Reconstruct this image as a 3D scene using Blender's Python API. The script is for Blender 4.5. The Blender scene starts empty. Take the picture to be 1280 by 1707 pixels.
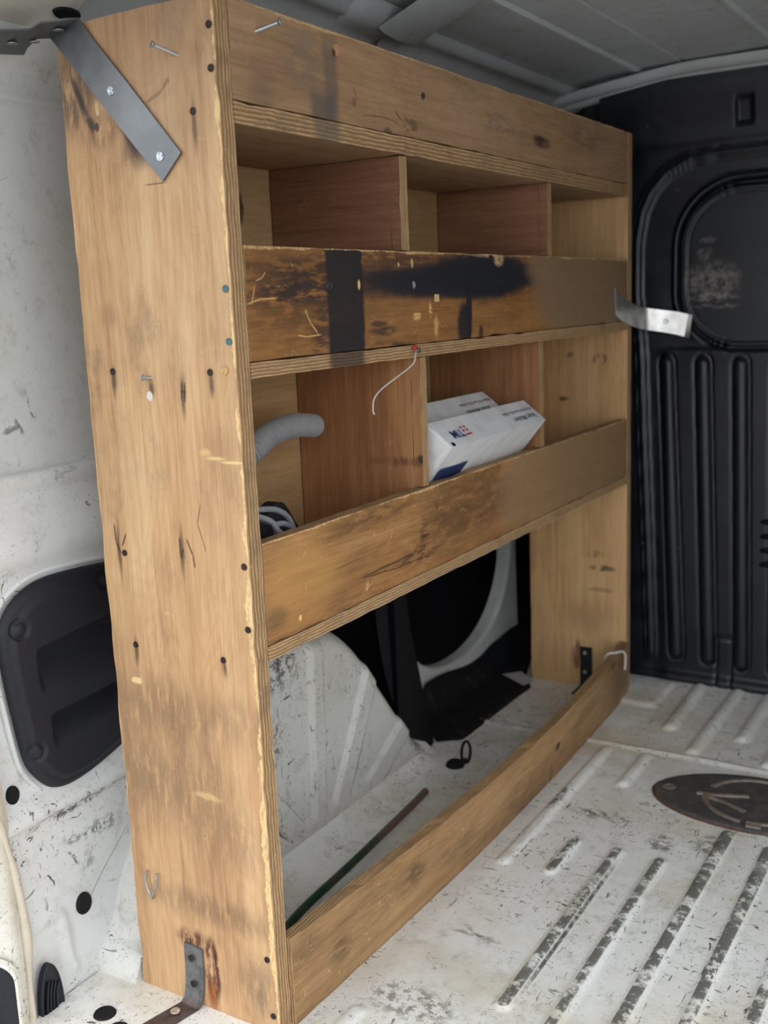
import bpy, bmesh, math, random
import numpy as np
from mathutils import Vector, Matrix, noise as mnoise

random.seed(7); rng = np.random.default_rng(7)
sc = bpy.context.scene
col = sc.collection

# ------------------------------------------------------------------ camera, sky, exposure
CAM = (0.742207, -0.908888, 0.883455)
YAW, PITCH, ROLL, FPX = -0.553673, -0.194486, -0.040899, 1776.44


def cam_axes():
    fwd = Vector((math.sin(YAW) * math.cos(PITCH), math.cos(YAW) * math.cos(PITCH), math.sin(PITCH)))
    right = fwd.cross(Vector((0, 0, 1))).normalized()
    up = right.cross(fwd)
    c, s = math.cos(ROLL), math.sin(ROLL)
    return c * right + s * up, -s * right + c * up, -fwd


cam_data = bpy.data.cameras.new('camera')
cam = bpy.data.objects.new('camera', cam_data)
col.objects.link(cam)
R_, U_, B_ = cam_axes()
cam.matrix_world = Matrix(((R_.x, U_.x, B_.x, CAM[0]), (R_.y, U_.y, B_.y, CAM[1]), (R_.z, U_.z, B_.z, CAM[2]), (0, 0, 0, 1)))
cam_data.sensor_fit = 'VERTICAL'
cam_data.sensor_height = 36.0
cam_data.sensor_width = 27.0
cam_data.lens = FPX * 36.0 / 1707.0
cam_data.clip_start = 0.05
cam_data.dof.use_dof = True
cam_data.dof.focus_distance = 1.35
cam_data.dof.aperture_fstop = 5.0
sc.camera = cam

world = bpy.data.worlds.new('overcast_sky')
sc.world = world
world.use_nodes = True
wn = world.node_tree.nodes
wn['Background'].inputs['Color'].default_value = (0.93, 0.97, 1.0, 1)
wn['Background'].inputs['Strength'].default_value = 1.0

sc.view_settings.view_transform = 'Standard'
sc.view_settings.look = 'None'
sc.view_settings.gamma = 1.0
sc.view_settings.use_curve_mapping = False
sc.view_settings.exposure = 1.3


# ------------------------------------------------------------------ node helper
def srgb(r, g, b):
    def f(c):
        c /= 255.0
        return c / 12.92 if c <= 0.04045 else ((c + 0.055) / 1.055) ** 2.4
    return (f(r), f(g), f(b), 1.0)


class NT:
    def __init__(self, name):
        self.m = bpy.data.materials.new(name)
        self.m.use_nodes = True
        self.t = self.m.node_tree
        self.n = self.t.nodes
        self.b = self.n['Principled BSDF']
        self.co = self.n.new('ShaderNodeTexCoord').outputs['Object']

    def link(self, a, b):
        self.t.links.new(a, b)

    def put(self, sock, v):
        if hasattr(v, 'is_linked') or isinstance(v, bpy.types.NodeSocket):
            self.link(v, sock)
        elif v is not None:
            sock.default_value = v

    def math(self, op, a, b=None, c=None, clamp=False):
        n = self.n.new('ShaderNodeMath'); n.operation = op; n.use_clamp = clamp
        self.put(n.inputs[0], a); self.put(n.inputs[1], b)
        if c is not None: self.put(n.inputs[2], c)
        return n.outputs[0]

    def vmath(self, op, a, b=None, c=None):
        n = self.n.new('ShaderNodeVectorMath'); n.operation = op
        self.put(n.inputs[0], a); self.put(n.inputs[1], b)
        if c is not None: self.put(n.inputs[2], c)
        return n.outputs['Value'] if op == 'LENGTH' else n.outputs[0]

    def noise(self, scale, detail=4.0, rough=0.55, vec=None, stretch=None, dist=0.0, off=0.0, color=False):
        v = vec or self.co
        if stretch or off:
            s = stretch or (1, 1, 1)
            v = self.vmath('MULTIPLY_ADD', v, s, (off, off * 1.7, off * 0.6))
        n = self.n.new('ShaderNodeTexNoise')
        self.link(v, n.inputs['Vector'])
        n.inputs['Scale'].default_value = scale
        n.inputs['Detail'].default_value = detail
        n.inputs['Roughness'].default_value = rough
        n.inputs['Distortion'].default_value = dist
        return n.outputs['Color'] if color else n.outputs[0]

    def step(self, v, lo, hi, a=0.0, b=1.0):
        n = self.n.new('ShaderNodeMapRange'); n.interpolation_type = 'SMOOTHSTEP'
        self.put(n.inputs[0], v)
        n.inputs[1].default_value = lo; n.inputs[2].default_value = hi
        n.inputs[3].default_value = a; n.inputs[4].default_value = b
        return n.outputs[0]

    def mix(self, f, a, b, mode='MIX'):
        n = self.n.new('ShaderNodeMix'); n.data_type = 'RGBA'; n.blend_type = mode
        self.put(n.inputs[0], f); self.put(n.inputs[6], a); self.put(n.inputs[7], b)
        return n.outputs[2]

    def ramp(self, v, stops):
        n = self.n.new('ShaderNodeValToRGB')
        e = n.color_ramp.elements
        while len(e) < len(stops): e.new(0.5)
        for i, (p_, c_) in enumerate(stops):
            e[i].position = p_; e[i].color = c_
        self.put(n.inputs[0], v)
        return n.outputs[0]

    def sep(self, v=None):
        n = self.n.new('ShaderNodeSeparateXYZ'); self.link(v or self.co, n.inputs[0])
        return n.outputs

    def warped(self, scale, amp, stretch=None, off=3.0):
        c = self.noise(scale, 4, 0.6, color=True, stretch=stretch, off=off)
        d = self.vmath('SUBTRACT', c, (0.5, 0.5, 0.5))
        return self.vmath('MULTIPLY_ADD', d, (amp, amp, amp), self.co)

    def blob(self, vec, c, r, soft=0.35, box=False):
        """mask of an ellipse / box at c with radii r (0 radius = axis ignored)"""
        inv = [0 if q == 0 else 1.0 / q for q in r]
        v = self.vmath('MULTIPLY_ADD', vec, tuple(inv), tuple(-a * b for a, b in zip(c, inv)))
        if box:
            v = self.vmath('ABSOLUTE', v)
            s = self.sep(v)
            d = self.math('MAXIMUM', self.math('MAXIMUM', s[0], s[1]), s[2])
        else:
            d = self.vmath('LENGTH', v)
        return self.step(d, 1 - soft, 1 + soft, 1.0, 0.0)

    def seg(self, vec, a, b, w, axes=(0, 2), soft=0.5):
        """mask of a thin stroke from a to b (2-D, in the given axes), half width w"""
        L = math.hypot(b[0] - a[0], b[1] - a[1]) + 1e-9
        d = ((b[0] - a[0]) / L, (b[1] - a[1]) / L)
        k1, k2 = [0, 0, 0], [0, 0, 0]
        k1[axes[0]], k1[axes[1]] = d[0], d[1]
        k2[axes[0]], k2[axes[1]] = d[1], -d[0]
        def dot(v, k):
            n = self.n.new('ShaderNodeVectorMath'); n.operation = 'DOT_PRODUCT'
            self.link(v, n.inputs[0]); n.inputs[1].default_value = k
            return n.outputs['Value']
        u = self.math('SUBTRACT', dot(vec, tuple(k1)), a[0] * d[0] + a[1] * d[1] + L / 2)
        v = self.math('SUBTRACT', dot(vec, tuple(k2)), a[0] * d[1] - a[1] * d[0])
        mu = self.step(self.math('ABSOLUTE', u), L / 2 * 0.55, L / 2 * 1.05, 1.0, 0.0)
        mv = self.step(self.math('ABSOLUTE', v), w * (1 - soft), w * (1 + soft), 1.0, 0.0)
        return self.math('MULTIPLY', mu, mv)

    def bump(self, h, strength=0.3, dist=0.002):
        n = self.n.new('ShaderNodeBump')
        n.inputs['Strength'].default_value = strength
        n.inputs['Distance'].default_value = dist
        self.link(h, n.inputs['Height'])
        self.link(n.outputs[0], self.b.inputs['Normal'])

    def done(self, color, rough=0.6, metal=0.0, spec=None):
        self.put(self.b.inputs['Base Color'], color)
        self.put(self.b.inputs['Roughness'], rough)
        self.b.inputs['Metallic'].default_value = metal
        if spec is not None: self.b.inputs['Specular IOR Level'].default_value = spec
        return self.m


def plain(name, c, rough=0.5, metal=0.0, var=0.12, scale=40.0, spec=None):
    t = NT(name)
    n = t.noise(scale, 5)
    k = t.ramp(n, [(0.25, (1 - 2 * var,) * 3 + (1,)), (0.75, (1,) * 3 + (1,))])
    return t.done(t.mix(1.0, c, k, 'MULTIPLY'), rough, metal, spec)


def wood(name, stops, grain, seed=0.0, stains=(), raw=None, dirt=0.35, dirt_col=None, fine=1.0, scr=0.5, red=False):
    """veneer face: stops = 3 linear colours; grain axis 'X','Y','Z'; stains = list of dicts"""
    t = NT(name)
    ax = 'XYZ'.index(grain)
    def st(k):
        s = [1.0, 1.0, 1.0]; s[ax] = k
        return tuple(s)
    broad = t.noise(7.0, 5, 0.55, stretch=st(0.28), off=seed)
    streak = t.noise(48.0, 6, 0.6, stretch=st(0.05), off=seed + 2, dist=0.4)
    fib = t.noise(420.0, 3, 0.6, stretch=st(0.035), off=seed + 5)
    cath = t.noise(9.0, 2, 0.4, stretch=st(0.22), off=seed + 8, dist=1.2)
    rings = t.math('ABSOLUTE', t.math('SINE', t.math('MULTIPLY', cath, 52.0)))
    mid = t.noise(150.0, 4, 0.6, stretch=st(0.045), off=seed + 13)
    v = t.math('ADD', t.math('MULTIPLY', broad, 0.40), t.math('MULTIPLY', streak, 0.32))
    v = t.math('ADD', v, t.math('MULTIPLY', mid, 0.22))
    v = t.math('ADD', v, t.math('MULTIPLY', fib, 0.24 * fine))
    v = t.math('ADD', v, t.math('MULTIPLY', rings, 0.03))
    c = t.ramp(v, [(0.44, stops[0]), (0.60, stops[1]), (0.76, stops[2])])
    hue = t.noise(3.4, 4, 0.6, stretch=st(0.5), off=seed + 50)
    c = t.mix(t.step(hue, 0.40, 0.65, 0.0, 0.55), c, t.mix(1.0, c, (1.0, 0.93, 0.84, 1), 'MULTIPLY'))
    g2 = t.noise(6.5, 7, 0.68, stretch=st(0.7), off=seed + 57)
    c = t.mix(t.step(g2, 0.50, 0.74, 0.0, dirt * 0.9), c, t.mix(1.0, c, (0.56, 0.55, 0.56, 1), 'MULTIPLY'))
    # grime
    g = t.noise(11.0, 8, 0.72, stretch=st(0.5), off=seed + 11)
    gm = t.step(g, 0.52, 0.78, 0.0, dirt)
    c = t.mix(gm, c, dirt_col or srgb(84, 74, 64))
    sp = t.noise(230.0, 2, 0.5, off=seed + 1)
    spd = t.noise(14.0, 3, 0.6, off=seed + 15)
    c = t.mix(t.math('MULTIPLY', t.step(sp, 0.70, 0.74), t.step(spd, 0.5, 0.7, 0, 0.7)), c, srgb(70, 52, 38))
    if scr:
        n1 = t.noise(16.0, 2, 0.5, off=seed + 20, dist=1.5)
        ln = t.step(t.math('ABSOLUTE', t.math('SUBTRACT', n1, 0.5)), 0.0, 0.0065, 1.0, 0.0)
        m1 = t.step(t.noise(24.0, 3, 0.6, off=seed + 25), 0.50, 0.62, 0.0, scr)
        c = t.mix(t.math('MULTIPLY', ln, m1), c, srgb(212, 176, 122))
        n2 = t.noise(13.0, 2, 0.5, off=seed + 31, dist=2.0)
        ln2 = t.step(t.math('ABSOLUTE', t.math('SUBTRACT', n2, 0.52)), 0.0, 0.0065, 1.0, 0.0)
        m2 = t.step(t.noise(18.0, 3, 0.6, off=seed + 35), 0.54, 0.66, 0.0, scr * 0.8)
        sf = t.noise(60.0, 2, 0.5, off=seed + 70, dist=1.0)
        chipm = t.math('MULTIPLY', t.step(sf, 0.70, 0.72), t.step(t.noise(9.0, 4, 0.7, off=seed + 75), 0.52, 0.60, 0.0, scr))
        c = t.mix(chipm, c, srgb(216, 178, 120))
        c = t.mix(t.math('MULTIPLY', ln2, m2), c, srgb(72, 54, 40))
    wf = t.warped(70.0, 0.010, stretch=st(0.3), off=seed + 3)
    wc = t.warped(22.0, 0.05, stretch=st(0.4), off=seed + 4)
    brk = t.noise(90.0, 5, 0.7, stretch=st(0.25), off=seed + 6)
    for s in stains:
        w = {'f': wf, 'c': wc, 'n': t.co}[s.get('warp', 'f')]
        m = t.seg(w, s['a'], s['b'], s['w'], s['axes'], s.get('soft', 0.5)) if 'a' in s else t.blob(w, s['c'], s['r'], s.get('soft', 0.35), s.get('box', False))
        if s.get('brk'):
            m = t.math('MULTIPLY', m, t.step(brk, 0.5 - s['brk'], 0.55))
        m = t.math('MULTIPLY', m, s.get('k', 0.8))
        c = t.mix(m, c, s['col'])
    if raw:
        for (axis, at, w0, k) in raw:      # splintered bright wood along an edge
            xx = t.sep()[axis]
            wob = t.noise(26.0, 5, 0.7, off=seed + 41)
            d = t.math('ABSOLUTE', t.math('SUBTRACT', xx, at))
            lo_ = t.noise(5.0, 3, 0.6, off=seed + 43)
            d = t.math('SUBTRACT', d, t.math('MULTIPLY', t.math('ADD', t.step(wob, 0.36, 0.72), t.step(lo_, 0.45, 0.65, 0.0, 0.9)), w0))
            mk = t.math('MULTIPLY', t.step(d, 0.0, 0.0012, 1.0, 0.0), t.step(t.noise(260, 4, 0.7, stretch=(1, 1, 0.3)), 0.36, 0.56, 0.15, k))
            c = t.mix(mk, c, srgb(226, 192, 138))
    t.bump(t.math('ADD', t.math('MULTIPLY', fib, 0.5), t.math('MULTIPLY', streak, 0.5)), 0.25, 0.0012)
    return t.done(c, t.step(g, 0.3, 0.7, 0.5, 0.72), 0.0, 0.3)


def ply(name, axis, c0, thick, along, grey=0.35, seed=0.0, stains=()):
    """cut edge of plywood: seven veneers across the thickness"""
    t = NT(name)
    x = t.sep()[axis]
    wob = t.noise(30.0, 4, 0.6, off=seed)
    fr = t.math('DIVIDE', t.math('SUBTRACT', x, c0), thick)
    fr = t.math('ADD', fr, t.math('MULTIPLY', t.math('SUBTRACT', wob, 0.5), 0.22))
    lt, md, dk = srgb(208, 174, 128), srgb(174, 138, 98), srgb(124, 92, 64)
    n = t.n.new('ShaderNodeValToRGB'); n.color_ramp.interpolation = 'LINEAR'
    seq = [(0.0, md), (0.10, lt), (0.17, dk), (0.24, md), (0.33, lt), (0.38, dk), (0.46, md), (0.55, lt), (0.60, dk), (0.68, md), (0.76, lt), (0.82, dk), (0.90, lt), (1.0, md)]
    e = n.color_ramp.elements
    while len(e) < len(seq): e.new(0.5)
    for i, (p_, c_) in enumerate(seq):
        e[i].position = p_; e[i].color = c_
    t.link(fr, n.inputs[0])
    c = n.outputs[0]
    st = [1.0, 1.0, 1.0]; st['XYZ'.index(along)] = 0.08
    fib = t.noise(500.0, 4, 0.7, stretch=tuple(st), off=seed)
    c = t.mix(t.step(fib, 0.4, 0.75, 0.0, 0.7), c, srgb(128, 98, 70))
    fz = t.noise(240.0, 5, 0.75, off=seed + 6)
    c = t.mix(t.step(fz, 0.5, 0.7, 0.0, 0.5), c, srgb(156, 122, 86))
    g = t.noise(16.0, 6, 0.7, off=seed + 4)
    c = t.mix(t.step(g, 0.45, 0.75, 0.0, grey + 0.2), c, srgb(100, 88, 74))
    chip = t.noise(120.0, 4, 0.7, off=seed + 9)
    c = t.mix(t.step(chip, 0.66, 0.72, 0.0, 0.7), c, srgb(226, 196, 144))
    wf = t.warped(60.0, 0.012, off=seed + 3)
    for s in stains:
        m = t.math('MULTIPLY', t.blob(wf, s['c'], s['r'], s.get('soft', 0.35), s.get('box', False)), s.get('k', 0.8))
        c = t.mix(m, c, s['col'])
    t.bump(t.math('ADD', fib, t.math('MULTIPLY', fr, 0.0)), 0.5, 0.0015)
    return t.done(c, 0.75, 0.0, 0.25)


# ------------------------------------------------------------------ object helpers
def mesh_obj(name, verts, faces, mats, parent=None, smooth=False, mat_idx=None, loc=None):
    me = bpy.data.meshes.new(name)
    me.from_pydata([tuple(map(float, v)) for v in verts], [], [tuple(map(int, f)) for f in faces])
    for m in (mats if isinstance(mats, (list, tuple)) else [mats]):
        me.materials.append(m)
    if mat_idx is not None:
        me.polygons.foreach_set('material_index', np.asarray(mat_idx, dtype=np.int32))
    if smooth is True:
        me.polygons.foreach_set('use_smooth', np.ones(len(me.polygons), dtype=bool))
    me.update()
    o = bpy.data.objects.new(name, me)
    col.objects.link(o)
    if parent: o.parent = parent
    if loc is not None: o.location = loc
    if smooth == 'auto':
        me.polygons.foreach_set('use_smooth', np.ones(len(me.polygons), dtype=bool))
        me.set_sharp_from_angle(angle=math.radians(38))
    return o


def tag(o, label=None, cat=None, group=None, kind=None):
    if label: o['label'] = label
    if cat: o['category'] = cat
    if group: o['group'] = group
    if kind: o['kind'] = kind
    return o


def struct(o, label=None):
    o['kind'] = 'structure'
    if label: o['label'] = label
    return o


def empty(name, loc=(0, 0, 0), rot=(0, 0, 0)):
    o = bpy.data.objects.new(name, None)
    o.empty_display_size = 0.05
    o.location = loc; o.rotation_euler = rot
    col.objects.link(o)
    return o


def gridbox(lo, hi, n):
    """box surface as six grids with shared verts; returns verts(np), faces, face axis"""
    idx, V, F, A = {}, [], [], []
    L = [np.linspace(lo[k], hi[k], n[k] + 1) for k in range(3)]

    def vid(i, j, k):
        key = (i, j, k)
        if key not in idx:
            idx[key] = len(V); V.append((L[0][i], L[1][j], L[2][k]))
        return idx[key]
    for ax in range(3):
        a, b = [q for q in range(3) if q != ax]
        for side in (0, n[ax]):
            for i in range(n[a]):
                for j in range(n[b]):
                    q = []
                    for di, dj in ((0, 0), (1, 0), (1, 1), (0, 1)):
                        ijk = [0, 0, 0]; ijk[ax] = side; ijk[a] = i + di; ijk[b] = j + dj
                        q.append(vid(*ijk))
                    flip = (side == 0) ^ (ax == 1)
                    F.append(q[::-1] if flip else q); A.append(ax)
    return np.array(V), F, np.array(A)


def board(name, lo, hi, thick, face_m, edge_m, parent, seg=0.03, chip=0.0012, warp=None, face2=None):
    """plywood board; faces across the 'thick' axis get face_m, cut edges edge_m; edges slightly chipped"""
    n = [max(1, int(round((hi[k] - lo[k]) / seg))) for k in range(3)]
    n[thick] = 1
    V, F, A = gridbox(lo, hi, n)
    lo_, hi_ = np.array(lo), np.array(hi)
    on = (np.isclose(V, lo_) | np.isclose(V, hi_))
    cnt = on.sum(1)
    for i in np.where(cnt >= 2)[0]:
        v = V[i]
        for k in range(3):
            if on[i, k]:
                amt = chip * (0.15 + 1.2 * abs(mnoise.noise(Vector(v * 23 + k * 7.3))) + (1.6 if rng.random() < 0.05 else 0) * rng.random())
                V[i, k] += amt if np.isclose(v[k], lo_[k]) else -amt
    if warp is not None:
        V = warp(V)
    mi = np.where(A == thick, 0, 1)
    return mesh_obj(name, V, F, [face_m, edge_m], parent, False, mi)


def grid_patch(name, P, mats, parent=None, smooth=True, close_u=False, flip=False, mat_idx=None):
    """P: (nu, nv, 3) array of points"""
    nu, nv = P.shape[:2]
    I = np.arange(nu * nv).reshape(nu, nv)
    if close_u: I = np.vstack([I, I[:1]])
    q = np.stack([I[:-1, :-1], I[1:, :-1], I[1:, 1:], I[:-1, 1:]], -1).reshape(-1, 4)
    if flip: q = q[:, ::-1]
    me = bpy.data.meshes.new(name)
    nvtx, nf = nu * nv, len(q)
    me.vertices.add(nvtx); me.vertices.foreach_set('co', P.reshape(-1).astype(np.float32))
    me.loops.add(nf * 4); me.loops.foreach_set('vertex_index', q.reshape(-1).astype(np.int32))
    me.polygons.add(nf)
    me.polygons.foreach_set('loop_start', np.arange(0, nf * 4, 4, dtype=np.int32))
    me.polygons.foreach_set('use_smooth', np.full(nf, bool(smooth)))
    for m in (mats if isinstance(mats, (list, tuple)) else [mats]): me.materials.append(m)
    me.update(calc_edges=True); me.validate()
    o = bpy.data.objects.new(name, me)
    col.objects.link(o)
    if parent: o.parent = parent
    return o


def catmull(pts, n, closed=False):
    pts = [Vector(p) for p in pts]
    out = []
    m = len(pts)
    segs = m if closed else m - 1
    for s in range(segs):
        if closed:
            p0, p1, p2, p3 = pts[(s - 1) % m], pts[s], pts[(s + 1) % m], pts[(s + 2) % m]
        else:
            p1, p2 = pts[s], pts[s + 1]
            p0 = pts[s - 1] if s else p1 * 2 - p2
            p3 = pts[s + 2] if s + 2 < m else p2 * 2 - p1
        for k in range(n):
            t = k / n
            out.append(0.5 * ((2 * p1) + (-p0 + p2) * t + (2 * p0 - 5 * p1 + 4 * p2 - p3) * t * t + (-p0 + 3 * p1 - 3 * p2 + p3) * t ** 3))
    if not closed: out.append(pts[-1])
    return out


def tube(name, path, r, mat, parent=None, sides=10, caps=True, rfun=None, flat=1.0, upv=None):
    path = [Vector(p) for p in path]
    V, F = [], []
    n = len(path)
    t0 = (path[1] - path[0]).normalized()
    ref = Vector(upv) if upv else (Vector((0, 0, 1)) if abs(t0.z) < 0.9 else Vector((1, 0, 0)))
    nrm = (ref - t0 * ref.dot(t0)).normalized()
    for i, p in enumerate(path):
        t = (path[min(i + 1, n - 1)] - path[max(i - 1, 0)]).normalized()
        nrm = (nrm - t * nrm.dot(t)).normalized()
        bn = t.cross(nrm)
        rr = rfun(i / (n - 1)) if rfun else r
        for k in range(sides):
            a = 2 * math.pi * k / sides
            V.append(p + bn * (rr * math.cos(a)) + nrm * (rr * flat * math.sin(a)))
    for i in range(n - 1):
        for k in range(sides):
            a, b = i * sides + k, i * sides + (k + 1) % sides
            F.append((a, b, b + sides, a + sides))
    if caps:
        F.append(tuple(range(sides))[::-1]); F.append(tuple(range((n - 1) * sides, n * sides)))
    return mesh_obj(name, V, F, mat, parent, 'auto')


def basis(axis):
    z = Vector(axis).normalized()
    x = Vector((0, 0, 1)).cross(z) if abs(z.z) < 0.95 else Vector((1, 0, 0))
    x.normalize()
    return x, z.cross(x), z


def lathe_geo(prof, axis, loc, sides=16):
    x, y, z = basis(axis)
    V, F = [], []
    for (r, h) in prof:
        for k in range(sides):
            a = 2 * math.pi * k / sides
            V.append(Vector(loc) + x * (r * math.cos(a)) + y * (r * math.sin(a)) + z * h)
    for i in range(len(prof) - 1):
        for k in range(sides):
            a, b = i * sides + k, i * sides + (k + 1) % sides
            F.append((a, b, b + sides, a + sides))
    F.append(tuple(range(sides))[::-1]); F.append(tuple(range((len(prof) - 1) * sides, len(prof) * sides)))
    return V, F


def lathe(name, prof, axis, loc, mat, parent=None, sides=16):
    V, F = lathe_geo(prof, axis, loc, sides)
    return mesh_obj(name, V, F, mat, parent, 'auto')


def screw(parent, loc, axis, mat, r=0.0042, proud=0.0006, length=0.0, name='screw'):
    """countersunk head with a cross recess; length > 0 leaves the shank standing out of the wood"""
    loc = Vector(loc); ax = Vector(axis).normalized()
    x, y, z = basis(ax)
    top = loc + ax * (proud + length)
    V, F = lathe_geo([(r * 0.25, -0.0006), (r * 0.55, -0.0006), (r * 0.95, 0.0), (r, -0.0004), (r, -0.0009), (r * 0.45, -0.0035 if length else -0.0012)], ax, top, 14)
    # cross recess walls: four small wedges standing in the dish
    for k in range(4):
        a = math.pi / 4 + k * math.pi / 2
        d = x * math.cos(a) + y * math.sin(a); s = x * -math.sin(a) + y * math.cos(a)
        b0 = len(V)
        for q in (d * r * .30 , d * r * .9 + s * r * .42, d * r * .9 - s * r * .42):
            V.append(top + q + z * 0.0001); V.append(top + q - z * 0.0008)
        F += [(b0, b0 + 2, b0 + 4), (b0, b0 + 1, b0 + 3, b0 + 2), (b0 + 4, b0 + 5, b0 + 1, b0)]
    if length:
        prof = []
        n = 14
        for i in range(n + 1):
            h = -0.003 - (length + 0.002) * i / n
            prof.append((r * (0.48 if i % 2 else 0.36), h))
        V2, F2 = lathe_geo(prof, ax, top, 10)
        o = len(V); V += V2; F += [tuple(i + o for i in f) for f in F2]
    return mesh_obj(name, V, F, mat, parent, 'auto')


def plate(name, poly, thick, normal, mat, parent=None, bevel=0.0):
    """flat polygon (3-D points) extruded by thick along normal"""
    n = Vector(normal).normalized() * thick
    V = [Vector(p) for p in poly] + [Vector(p) + n for p in poly]
    k = len(poly)
    F = [tuple(range(k))[::-1], tuple(range(k, 2 * k))] + [(i, (i + 1) % k, k + (i + 1) % k, k + i) for i in range(k)]
    o = mesh_obj(name, V, F, mat, parent)
    bm = bmesh.new(); bm.from_mesh(o.data)
    bmesh.ops.recalc_face_normals(bm, faces=bm.faces)
    if bevel: bmesh.ops.bevel(bm, geom=[e for e in bm.edges], offset=bevel, segments=1, affect='EDGES')
    bm.to_mesh(o.data); bm.free()
    return o


def strip(name, rows, thick, mat, parent=None, smooth='auto'):
    """bent flat bar: rows = list of (left point, right point); thickness by offset along local normals"""
    rows = [(Vector(a), Vector(b)) for a, b in rows]
    n = len(rows)
    top, bot = [], []
    for i, (a, b) in enumerate(rows):
        p, q = rows[max(i - 1, 0)], rows[min(i + 1, n - 1)]
        t = ((q[0] + q[1]) - (p[0] + p[1])).normalized()
        nn = t.cross((b - a).normalized()).normalized() * thick
        top += [a, b]; bot += [a + nn, b + nn]
    V = top + bot; o = 2 * n; F = []
    for i in range(n - 1):
        a, b, c, d = 2 * i, 2 * i + 1, 2 * i + 3, 2 * i + 2
        F += [(a, b, c, d), (o + d, o + c, o + b, o + a), (a, d, o + d, o + a), (c, b, o + b, o + c)]
    F += [(1, 0, o, o + 1), (2 * n - 2, 2 * n - 1, o + 2 * n - 1, o + 2 * n - 2)]
    ob = mesh_obj(name, V, F, mat, parent, smooth)
    bm = bmesh.new(); bm.from_mesh(ob.data); bmesh.ops.recalc_face_normals(bm, faces=bm.faces); bm.to_mesh(ob.data); bm.free()
    return ob


def sstep(x, a, b):
    t = np.clip((x - a) / (b - a), 0, 1)
    return t * t * (3 - 2 * t)


def seg_dist(X, Y, a, b):
    ax, ay = a; bx, by = b
    dx, dy = bx - ax, by - ay
    t = np.clip(((X - ax) * dx + (Y - ay) * dy) / (dx * dx + dy * dy + 1e-12), 0, 1)
    return np.hypot(X - ax - t * dx, Y - ay - t * dy)


def poly_dist(X, Y, pts):
    d = np.full(np.shape(X), 9.0)
    for a, b in zip(pts[:-1], pts[1:]): d = np.minimum(d, seg_dist(X, Y, a, b))
    return d


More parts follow.
